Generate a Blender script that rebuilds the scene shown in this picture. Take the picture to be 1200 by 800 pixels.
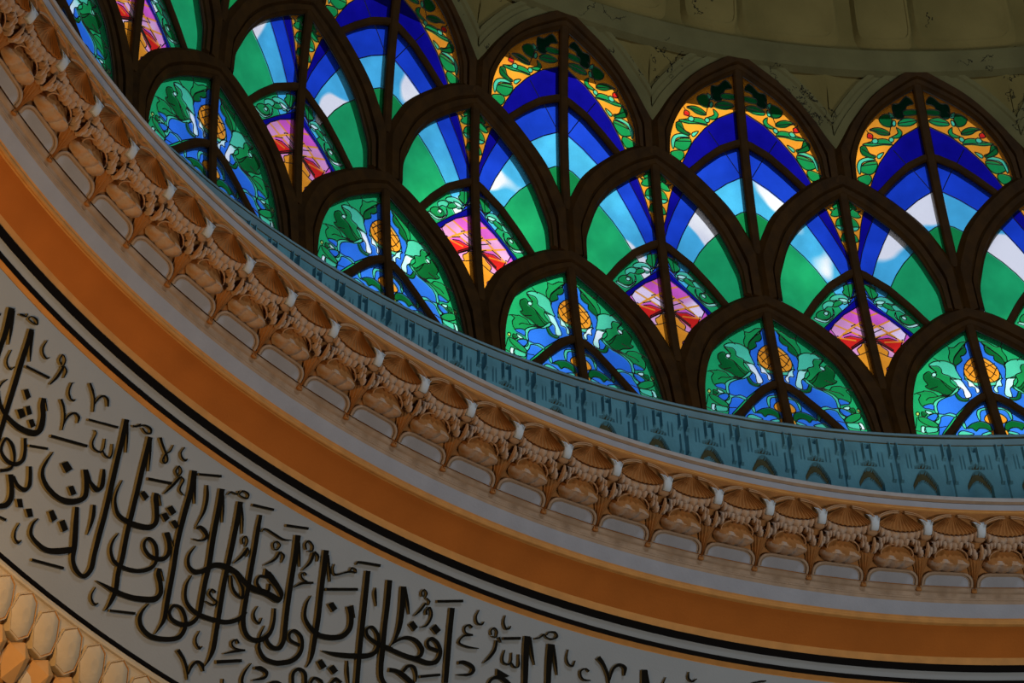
import bpy, math, random, json
import numpy as np
from mathutils import Matrix, Vector, geometry
for o in list(bpy.data.objects): bpy.data.objects.remove(o, do_unlink=True)
SC=bpy.context.scene; COL=SC.collection
pi=math.pi
# ---------------------------------------------------------------- camera
cam_data=bpy.data.cameras.new('camera'); cam_data.sensor_width=36.0; cam_data.lens=5572.4609*36/1200
cam_data.clip_start=0.1; cam_data.clip_end=500
cam=bpy.data.objects.new('camera',cam_data); COL.objects.link(cam)
R_=(0.66720087,-0.69787636,-0.26040659); U_=(-0.4491565,-0.65582083,0.60675981); F_=(0.59422339,0.28786736,0.75101993)
cam.matrix_world=Matrix(((R_[0],U_[0],-F_[0],-18.332971),(R_[1],U_[1],-F_[1],0),(R_[2],U_[2],-F_[2],0),(0,0,0,1)))
SC.camera=cam
# ---------------------------------------------------------------- sky
wd=bpy.data.worlds.new('sky'); SC.world=wd; wd.use_nodes=True
nt=wd.node_tree; N=nt.nodes; Lk=nt.links; N.clear()
wo=N.new('ShaderNodeOutputWorld'); bg=N.new('ShaderNodeBackground'); Lk.new(bg.outputs[0],wo.inputs[0])
tc=N.new('ShaderNodeTexCoord')
n1=N.new('ShaderNodeTexNoise'); n1.inputs['Scale'].default_value=15; n1.inputs['Detail'].default_value=5; n1.inputs['Roughness'].default_value=.5
Lk.new(tc.outputs['Generated'],n1.inputs['Vector'])
cr=N.new('ShaderNodeValToRGB'); cr.color_ramp.elements[0].position=.50; cr.color_ramp.elements[1].position=.60
cr.color_ramp.elements[0].color=(.66,.70,.95,1); cr.color_ramp.elements[1].color=(1.5,1.55,1.6,1)
Lk.new(n1.outputs[0],cr.inputs[0]); Lk.new(cr.outputs[0],bg.inputs[0]); bg.inputs[1].default_value=1.0
# ---------------------------------------------------------------- lamps
def area(name,loc,target,size,energy,color,shape='DISK'):
    l=bpy.data.lights.new(name,'AREA'); l.shape=shape; l.size=size; l.energy=energy; l.color=color
    o=bpy.data.objects.new(name,l); COL.objects.link(o); o.location=loc
    d=Vector(target)-Vector(loc); o.rotation_euler=d.to_track_quat('-Z','Y').to_euler(); return o
area('daylight_lamp',(0,-2,26.5),(3,11,24),2.6,300,(.84,.93,1.0))
area('hall_fill',(4,2,15),(4,10,24),4,360,(1.0,.97,.88))  # unseen fill lamp added in mid-hall to light the undersides
area('uplight_lamp',(-4.6,10.2,20.6),(-2.6,12.4,22.0),.5,100,(1.0,.56,.20))
SC.view_settings.view_transform='Standard'; SC.view_settings.look='None'; SC.view_settings.exposure=0.0; SC.view_settings.gamma=1.0
SC.view_settings.use_curve_mapping=False
SC.cycles.transparent_max_bounces=16
# ---------------------------------------------------------------- materials
def mat(name,col,rough=.75,spec=.3,noise=.12,nscale=6,bump=.0,bscale=60,col2=None,metal=0):
    m=bpy.data.materials.new(name); m.use_nodes=True; n=m.node_tree.nodes; l=m.node_tree.links
    b=n['Principled BSDF']; b.inputs['Roughness'].default_value=rough; b.inputs['Specular IOR Level'].default_value=spec; b.inputs['Metallic'].default_value=metal
    t=n.new('ShaderNodeTexCoord'); z=n.new('ShaderNodeTexNoise'); z.inputs['Scale'].default_value=nscale; z.inputs['Detail'].default_value=5
    l.new(t.outputs['Object'],z.inputs['Vector'])
    r=n.new('ShaderNodeValToRGB'); l.new(z.outputs[0],r.inputs[0])
    c2=col2 or tuple(c*(1-2*noise) for c in col)
    r.color_ramp.elements[0].position=.3; r.color_ramp.elements[1].position=.7
    r.color_ramp.elements[0].color=(*c2,1); r.color_ramp.elements[1].color=(*col,1); l.new(r.outputs[0],b.inputs['Base Color'])
    if bump:
        z2=n.new('ShaderNodeTexNoise'); z2.inputs['Scale'].default_value=bscale; z2.inputs['Detail'].default_value=4; l.new(t.outputs['Object'],z2.inputs['Vector'])
        bp=n.new('ShaderNodeBump'); bp.inputs['Strength'].default_value=bump; bp.inputs['Distance'].default_value=.01; l.new(z2.outputs[0],bp.inputs['Height']); l.new(bp.outputs[0],b.inputs['Normal'])
    return m
def glass(name,col,diff=.25):
    m=bpy.data.materials.new(name); m.use_nodes=True; n=m.node_tree.nodes; l=m.node_tree.links; n.clear()
    o=n.new('ShaderNodeOutputMaterial'); t=n.new('ShaderNodeTexCoord'); z=n.new('ShaderNodeTexNoise'); z.inputs['Scale'].default_value=4; z.inputs['Detail'].default_value=4
    l.new(t.outputs['Object'],z.inputs['Vector'])
    r=n.new('ShaderNodeValToRGB'); s=[max(c,1e-4)**.5 for c in col]
    r.color_ramp.elements[0].position=.3; r.color_ramp.elements[1].position=.7
    r.color_ramp.elements[0].color=(*[c*.86 for c in s],1); r.color_ramp.elements[1].color=(*[min(1,c*1.04) for c in s],1); l.new(z.outputs[0],r.inputs[0])
    tr=n.new('ShaderNodeBsdfTransparent'); tl=n.new('ShaderNodeBsdfTranslucent'); gl=n.new('ShaderNodeBsdfGlossy'); gl.inputs['Roughness'].default_value=.12
    l.new(r.outputs[0],tr.inputs[0]); l.new(r.outputs[0],tl.inputs[0])
    m1=n.new('ShaderNodeMixShader'); m1.inputs[0].default_value=diff*.4; l.new(tr.outputs[0],m1.inputs[1]); l.new(tl.outputs[0],m1.inputs[2])
    m2=n.new('ShaderNodeMixShader'); m2.inputs[0].default_value=.02; l.new(m1.outputs[0],m2.inputs[1]); l.new(gl.outputs[0],m2.inputs[2]); l.new(m2.outputs[0],o.inputs[0])
    return m
GL=dict(e=(.015,.42,.13),g=(.01,.30,.07),G=(.004,.13,.025),K=(.002,.045,.018),t=(.08,.62,.36),p=(.45,.95,.75),b=(.028,.18,.72),B=(.035,.21,.78),r=(.012,.062,.58),
 n=(.005,.004,.24),s=(.085,.56,.82),o=(1.0,.36,.025),y=(.7,.8,.15),m=(.80,.13,.58),w=(.86,.36,.62),x=(.75,.02,.015),X=(.35,.005,.02))
GNAME=dict(e='emerald',g='green',G='dark_green',K='bottle_green',t='teal',p='mint',b='blue',B='bright_blue',r='royal_blue',n='indigo',s='sky_blue',o='orange',y='yellow_green',m='magenta',w='pink',x='red',X='crimson')
GM={k:glass('glass_'+GNAME[k],v) for k,v in GL.items()}
def flashed(m,white,lo,hi,sc):
    n=m.node_tree.nodes; l=m.node_tree.links; r=[x for x in n if x.type=='VALTORGB'][0]
    g=n.new('ShaderNodeNewGeometry'); z=n.new('ShaderNodeTexNoise'); z.inputs['Scale'].default_value=sc; z.inputs['Detail'].default_value=1.5; l.new(g.outputs['Position'],z.inputs['Vector'])
    q=n.new('ShaderNodeValToRGB'); q.color_ramp.elements[0].position=lo; q.color_ramp.elements[1].position=hi; l.new(z.outputs[0],q.inputs[0])
    x=n.new('ShaderNodeMix'); x.data_type='RGBA'; l.new(q.outputs[0],x.inputs['Factor']); l.new(r.outputs[0],x.inputs['A']); x.inputs['B'].default_value=(*white,1)
    for t in ('BSDF_TRANSPARENT','BSDF_TRANSLUCENT'):
        b=[y for y in n if y.type==t][0]; l.new(x.outputs['Result'],b.inputs[0])
flashed(GM['s'],(.97,.97,.93),.515,.545,1.5)
flashed(GM['w'],(.98,.88,.93),.54,.66,2.5)
flashed(GM['p'],(.93,.97,.95),.48,.60,2.0)
M=dict(
 frame=mat('brown_painted_wood',(.046,.0195,.0022),.6,.10,.25,8,.3,40),
 lead=mat('lead_came',(.01,.012,.012),.5,.4),
 cream=mat('cream_plaster',(.34,.355,.42),.7,.25,.06,5,.25,50),
 frieze=mat('frieze_plaster',(.31,.335,.365),.75,.2,.04,2,.15,60),
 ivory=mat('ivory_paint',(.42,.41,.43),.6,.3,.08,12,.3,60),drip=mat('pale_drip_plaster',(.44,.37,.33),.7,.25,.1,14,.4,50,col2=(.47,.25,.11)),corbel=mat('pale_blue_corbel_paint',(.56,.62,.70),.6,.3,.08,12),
 terra=mat('terracotta_paint',(.42,.18,.052),.7,.2,.14,9,.3,50),
 cove=mat('ochre_cove_paint',(.45,.135,.020),.8,.15,.08,3,.2,60),
 gold=mat('ochre_edge_paint',(.58,.27,.07),.6,.3,.1,10),
 tan=mat('tan_paint',(.38,.27,.19),.65,.25,.12,10),
 black=mat('black_inlay',(.004,.003,.003),.6,.05),
 letter=mat('black_bronze_letter',(.006,.005,.003),.6,.06,.2,10),
 lside=mat('lit_letter_side',(.24,.20,.095),.6,.2,.15,10),  # light catching the letter sides, put into a paler colour
 teal=mat('blue_green_plaster',(.105,.30,.40),.75,.2,.15,5,.3,40),
 tealdk=mat('dark_olive_recess',(.09,.085,.04),.8,.15,.2,8),  # darker olive tone for sill groove, sill underside and niche tops
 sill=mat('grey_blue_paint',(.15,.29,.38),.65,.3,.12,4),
 moss=mat('aged_olive_plaster',(.20,.16,.055),.85,.12,.22,1.2,.5,30,col2=(.11,.09,.028)),peach=mat('peach_plaster',(.44,.28,.17),.7,.2,.14,8,.3,40,col2=(.42,.20,.08)),
 mossband=mat('olive_band_plaster',(.14,.13,.055),.8,.15,.15,3,.4,40),
 petal=mat('muqarnas_plaster',(.62,.50,.34),.7,.2,.1,6,.3,40),
 petalrim=mat('muqarnas_rim_plaster',(.60,.33,.12),.7,.2,.1,6),
 floorm=mat('stone_floor',(.35,.32,.28),.4,.4,.1,1),
 hall=mat('hall_plaster',(.38,.33,.27),.8,.2,.1,1),
)
def cracks(m,sc,wid):
    n=m.node_tree.nodes; l=m.node_tree.links; b=n['Principled BSDF']; src=b.inputs['Base Color'].links[0].from_socket
    g=n.new('ShaderNodeNewGeometry'); z=n.new('ShaderNodeTexNoise'); z.inputs['Scale'].default_value=sc; z.inputs['Detail'].default_value=6; z.inputs['Roughness'].default_value=.6; l.new(g.outputs['Position'],z.inputs['Vector'])
    s1=n.new('ShaderNodeMath'); s1.operation='SUBTRACT'; s1.inputs[1].default_value=.5; l.new(z.outputs[0],s1.inputs[0])
    s2=n.new('ShaderNodeMath'); s2.operation='ABSOLUTE'; l.new(s1.outputs[0],s2.inputs[0])
    s3=n.new('ShaderNodeMath'); s3.operation='LESS_THAN'; s3.inputs[1].default_value=wid; l.new(s2.outputs[0],s3.inputs[0])
    z2=n.new('ShaderNodeTexNoise'); z2.inputs['Scale'].default_value=1.7; l.new(g.outputs['Position'],z2.inputs['Vector'])
    s4=n.new('ShaderNodeMath'); s4.operation='GREATER_THAN'; s4.inputs[1].default_value=.56; l.new(z2.outputs[0],s4.inputs[0])
    s5=n.new('ShaderNodeMath'); s5.operation='MULTIPLY'; l.new(s3.outputs[0],s5.inputs[0]); l.new(s4.outputs[0],s5.inputs[1])
    x=n.new('ShaderNodeMix'); x.data_type='RGBA'; l.new(s5.outputs[0],x.inputs['Factor']); l.new(src,x.inputs['A']); x.inputs['B'].default_value=(.012,.011,.006,1); l.new(x.outputs['Result'],b.inputs['Base Color'])
cracks(M['moss'],2.2,.006); cracks(M['mossband'],2.2,.005)
# ---------------------------------------------------------------- mesh helpers
def mesh(name,V,F,mats,fm=None,smooth=True):
    me=bpy.data.meshes.new(name); me.from_pydata([tuple(map(float,v)) for v in V],[],[tuple(map(int,f)) for f in F])
    for m in (mats if isinstance(mats,(list,tuple)) else [mats]): me.materials.append(m)
    if fm is not None: me.polygons.foreach_set('material_index',list(fm))
    if smooth:
        me.polygons.foreach_set('use_smooth',[True]*len(me.polygons))
        if smooth!='all':
            try: me.set_sharp_from_angle(angle=math.radians(smooth if smooth is not True else 38))
            except Exception: pass
    me.update(); return me
def link(name,me,parent=None,rz=0,loc=None):
    o=bpy.data.objects.new(name,me); COL.objects.link(o)
    if parent: o.parent=parent
    if rz: o.rotation_euler=(0,0,rz)
    if loc is not None: o.location=loc
    return o
def tag(o,label=None,cat=None,kind=None,group=None):
    if label: o['label']=label
    if cat: o['category']=cat
    if kind: o['kind']=kind
    if group: o['group']=group
    return o
def empty(name,loc=(0,0,0),rz=0):
    o=bpy.data.objects.new(name,None); o.empty_display_size=.2; COL.objects.link(o); o.location=loc; o.rotation_euler=(0,0,rz); return o
class MB:
    def __init__(s): s.V=[];s.F=[];s.M=[]
    def add(s,V,F,m=0):
        b=len(s.V); s.V+= [tuple(v) for v in V]; s.F+=[tuple(i+b for i in f) for f in F]; s.M+=[m]*len(F)
    def grid(s,P,cu=False,cv=False,m=0,flip=False):
        P=np.asarray(P,float); a,b=P.shape[:2]; F=[]
        for i in range(a if cu else a-1):
            for j in range(b if cv else b-1):
                q=(i*b+j,((i+1)%a)*b+j,((i+1)%a)*b+(j+1)%b,i*b+(j+1)%b); F.append(q[::-1] if flip else q)
        s.add(P.reshape(-1,3),F,m)
    def obj(s,name,mats,parent=None,smooth=True,rz=0):
        return link(name,mesh(name,s.V,s.F,mats,s.M,smooth),parent,rz)
def lathe(name,prof,m,parent=None,seg=288,t0=0,t1=2*pi,smooth=True,closed=False):
    full=abs(t1-t0-2*pi)<1e-6; n=seg if full else seg+1
    T=np.array([t0+(t1-t0)*i/seg for i in range(n)]); pr=np.array(prof,float)
    P=np.zeros((n,len(pr),3)); P[:,:,0]=np.cos(T)[:,None]*pr[None,:,0]; P[:,:,1]=np.sin(T)[:,None]*pr[None,:,0]; P[:,:,2]=pr[None,:,1]
    b=MB(); b.grid(P,cu=full,cv=closed); return b.obj(name,m,parent,smooth)
PC=(-0.05656628989367538,-0.42151966276979863,9.730061994025812)
def rz(z): q=z-27; return PC[0]*q*q+PC[1]*q+PC[2]
DL=0.043632867407012194; AS=1.9373021400296684; AW=1.6475365572069338; D4=4*DL
def th(i): return AS-i*DL
# ================================================================= LARGE STRUCTURE
fl=lathe('floor',[(0.01,-1.7),(10,-1.7),(30,-1.7)],M['floorm'],seg=96); tag(fl,'stone hall floor far below the dome',kind='structure')
hw=lathe('wall_hall',[(30,-1.7),(30,21.6)],M['hall'],seg=96); tag(hw,'plain hall wall around the space under the dome',kind='structure')
hc=lathe('ceiling',[(30,21.6),(13.1,21.6),(13.1,21.75)],M['hall'],seg=144); tag(hc,'plain hall ceiling around the dome opening',kind='structure')
# upper dome shell above the windows
prof=[(rz(z)+.02,z) for z in np.linspace(28.64,31,10)]+[(rz(z),z) for z in np.linspace(31.4,36.9,14)]
dm=lathe('wall_dome',prof,M['moss']); tag(dm,'dark olive plaster dome rising above the window rows',kind='structure')
# outside eave that shades the tops of the windows
ev=lathe('trim_6',[(rz(28.95)+.05,28.95),(9.52,28.98),(9.56,29.2),(rz(29.2)+.05,29.25)],M['mossband']); tag(ev,'outside eave ring above the windows',kind='structure')
sh=lathe('wall_outer_dome',[(rz(z)+.5,z) for z in np.linspace(29.2,36.9,12)]+[(.02,37.4)],M['hall'],seg=96); tag(sh,'outer skin of the dome roof',kind='structure')
bk=lathe('wall_light_seal',[(10.16,25.66),(10.55,25.6),(10.75,24.9),(11.4,24.3),(12.7,22.9),(13.6,22.0),(13.1,21.62)],M['hall'],seg=144); tag(bk,'unseen backing added behind the cornice and frieze to stop light leaks',kind='structure')  # added behind the carved rings to keep sky light out of gaps
# ---- plaster relief above the windows: belt moulding and panel courses
def cyl(r,t,z): return (r*math.cos(t),r*math.sin(t),z)
belt=lathe('trim_1',[(rz(28.63)-.005,28.63),(rz(28.65)-.05,28.645),(rz(28.67)-.055,28.67),(rz(28.69)-.054,28.69),(rz(28.74)-.054,28.745),(rz(28.765)-.07,28.765),(rz(28.785)-.065,28.785),(rz(28.80)+.01,28.80)],M['mossband'])
tag(belt,'olive belt moulding running just above the window arches',kind='structure')
# panel blocks of the dome: each a part of the dome wall
def panel_mesh(w,z0,z1,dep):
    b=MB(); W=w/2
    def pt(u,z,o): return cyl(rz(z)-o,u*D4,z)
    for (iu,o0,o1) in ((0,0.0,dep),):
        outer=[]; inner=[]; n=28
        for k in range(n):
            a=2*pi*k/n; c,s_=math.cos(a),math.sin(a)
            sq=lambda v: math.copysign(abs(v)**.38,v)
            outer.append((W*sq(c),(z0+z1)/2+(z1-z0)/2*sq(s_))); inner.append((W*.9*sq(c),(z0+z1)/2+(z1-z0)/2*.84*sq(s_)))
        inn2=[(u*.93,(z0+z1)/2+(z-(z0+z1)/2)*.9) for u,z in inner]
        inn3=[(u*.5,(z0+z1)/2+(z-(z0+z1)/2)*.5) for u,z in inn2]
        P=[[pt(u,z,-.03) for u,z in outer],[pt(u,z,dep) for u,z in inner],[pt(u,z,dep) for u,z in inn2],[pt(u*.97,z,dep*.7) for u,z in inn2],[pt(u,z,dep*.75) for u,z in inn3]]
        b.grid(P,cv=True); c=len(b.V); b.V.append(pt(0,(z0+z1)/2,dep*.75)); base=4*n
        for k in range(n): b.F.append((base+k,base+(k+1)%n,c)); b.M.append(0)
    return b
random.seed(3)
pm1=panel_mesh(.60,28.83,29.33,.022); pme1=mesh('plaster_panel',pm1.V,pm1.F,M['moss'],pm1.M)
pm2=panel_mesh(.34,28.83,29.36,.034); pme2=mesh('plaster_pier',pm2.V,pm2.F,M['moss'],pm2.M)
pm3=panel_mesh(.60,29.38,30.2,.022); pme3=mesh('plaster_panel_tall',pm3.V,pm3.F,M['moss'],pm3.M)
pm4=panel_mesh(.34,29.40,30.2,.034); pme4=mesh('plaster_pier_tall',pm4.V,pm4.F,M['moss'],pm4.M)
for c in range(-2,9):
    for me,du,nm in ((pme1,.32,'plaster_panel'),(pme2,-.14,'plaster_pier'),(pme3,.32,'plaster_panel'),(pme4,-.14,'plaster_pier')):
        o=link(nm,me,dm,AW-(c+du)*D4)
# ================================================================= WINDOW LATTICE
OUTD=[(0,.172),(.03,.158),(.098,.128),(.145,.094),(.2,.04),(.25,-.015),(.30,-.078),(.355,-.155),(.41,-.255),(.466,-.415),(.5,-.53)]
OUTC=[(0,.150),(.03,.136),(.11,.07),(.217,-.025),(.3,-.125),(.40,-.285),(.46,-.41),(.501,-.492)]
INR={'A':[(0,0),(.025,-.012),(.08,-.065),(.14,-.125),(.205,-.203),(.255,-.28),(.303,-.365),(.345,-.51),(.375,-.68),(.39,-.84),(.396,-.96),(.397,-1.0)],
 'B':[(0,0),(.015,-.01),(.11,-.1),(.165,-.165),(.222,-.237),(.27,-.315),(.314,-.408),(.345,-.50),(.368,-.59),(.39,-.68),(.40,-.75),(.403,-.895)],
 'C':[(0,0),(.032,-.016),(.09,-.058),(.155,-.11),(.205,-.155),(.25,-.206),(.30,-.275),(.335,-.35),(.37,-.44),(.395,-.54),(.405,-.61),(.410,-.72)]}
APEX={'A':26.655,'B':27.705,'C':28.56}
BOT={'A':None,'B':'A','C':'B'}
def resamp(P,n):
    P=np.array(P,float); s=np.r_[0,np.cumsum(np.hypot(*np.diff(P,axis=0).T))]; t=np.linspace(0,s[-1],n); return np.c_[np.interp(t,s,P[:,0]),np.interp(t,s,P[:,1])]
def smooth_curve(P,n):
    P=np.array(P,float); Q=[]
    for i in range(len(P)-1):
        p0=P[i-1] if i else 2*P[0]-P[1]; p1=P[i]; p2=P[i+1]; p3=P[i+2] if i+2<len(P) else 2*P[-1]-P[-2]
        for k in range(6):
            t=k/6; Q.append(.5*((2*p1)+(-p0+p2)*t+(2*p0-5*p1+4*p2-p3)*t*t+(-p0+3*p1-3*p2+p3)*t**3))
    Q.append(P[-1]); return resamp(Q,n)
def curves(row):
    az=APEX[row]; I=[(u,az+d) for u,d in INR[row]]; O=[(u,az+d) for u,d in (OUTC if row=='C' else OUTD)]
    ui,zi=I[-1]
    I1=smooth_curve(I,30); O1=smooth_curve(O,26)
    zb={'A':25.655,'B':26.76,'C':27.75}[row]
    O1=np.vstack([O1,np.c_[np.full(4,.5),np.linspace(O1[-1][1],zb,5)[1:]]])
    return I1,O1
def wp(u,z,o): t=-u*D4; r=rz(z)+o; return (r*math.cos(t),r*math.sin(t),z)
ZB={'A':25.68,'B':26.83,'C':27.84}
def local(P,row):
    r0=rz(ZB[row]); return [(x-r0,y,z-ZB[row]) for x,y,z in P]
FPROF=[(-.0,.05,0),(0,-.012,0),(.07,-.020,0),(.10,-.034,0),(.30,-.038,0),(.335,-.020,0),(.37,-.022,0),(.40,-.048,0),(.80,-.050,0),(.86,-.038,0),(1.0,-.015,0)]
def frame_mesh(row):
    I,O=curves(row); b=MB()
    for sgn in (1,-1):
        G=[]
        for (t,o,_) in FPROF:
            G.append(local([wp(sgn*(i[0]+(q[0]-i[0])*t),i[1]+(q[1]-i[1])*t,o) for i,q in zip(I,O)],row))
        back=local([wp(sgn*q[0],q[1],.05) for q in O],row); G.append(back); G.append(G[0])
        k0=len(b.V); b.grid(G,flip=(sgn<0)); nn=len(G[0]); cap=tuple(k0+i*nn+nn-1 for i in range(len(G)-1)); b.F.append(cap); b.M.append(0)
    return mesh('frame_'+row,b.V,b.F,M['frame'],b.M,30)
def bar(b,C,w,o0,o1,row,m=0):
    # swept rectangular bar with a chamfered face, C = centre line in (u,z); w half width in metres
    C=np.array(C,float); n=len(C); rings=[]
    for i in range(n):
        a=C[max(i-1,0)]; c=C[min(i+1,n-1)]; k=rz(C[i][1])*D4
        t=np.array([(c[0]-a[0])*k,c[1]-a[1]]); t/=np.linalg.norm(t)+1e-9; nn=np.array([-t[1]/k,t[0]])*w
        sec=[(1,o1),(1,o0+.012),(.7,o0),(-.7,o0),(-1,o0+.012),(-1,o1)]
        rings.append(local([wp(C[i][0]+s*nn[0],C[i][1]+s*nn[1],o) for s,o in sec],row))
    k0=len(b.V); b.grid(rings,cv=True,m=m); b.F+= [tuple(range(k0,k0+6)),tuple(range(len(b.V)-6,len(b.V)))]; b.M+=[m,m]
VBAR={'A': [[(-0.02, 0.506), (-0.087, 0.444), (-0.157, 0.328), (-0.213, 0.221), (-0.257, 0.142)], [(-0.024, 0.442), (-0.085, 0.368), (-0.156, 0.252), (-0.204, 0.16), (-0.22, 0.135)]], 'B': [[(-0.019, 0.93), (-0.151, 0.801), (-0.236, 0.665), (-0.304, 0.534)], [(-0.012, 0.879), (-0.138, 0.746), (-0.225, 0.6), (-0.273, 0.496)]], 'C': [[(-0.015, 0.863), (-0.139, 0.78), (-0.226, 0.679), (-0.294, 0.581)], [(-0.018, 0.814), (-0.113, 0.748), (-0.2, 0.646), (-0.285, 0.532)]]}
Z0={'A':25.6,'B':26.2,'C':27.2}
def vbar_center(row):
    up,lo=VBAR[row]; up=np.array(up); lo=np.array(lo); n=14
    c=(resamp(up,n)+resamp(lo,n))/2; c[:,1]+=Z0[row]; w=np.hypot((resamp(up,n)-resamp(lo,n))[:,0]*rz(27)*D4,(resamp(up,n)-resamp(lo,n))[:,1]).mean()/2
    c[0,0]=0; d=c[-1]-c[-2]; c=np.vstack([c,c[-1]+d*1.6]); return c,w
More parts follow.
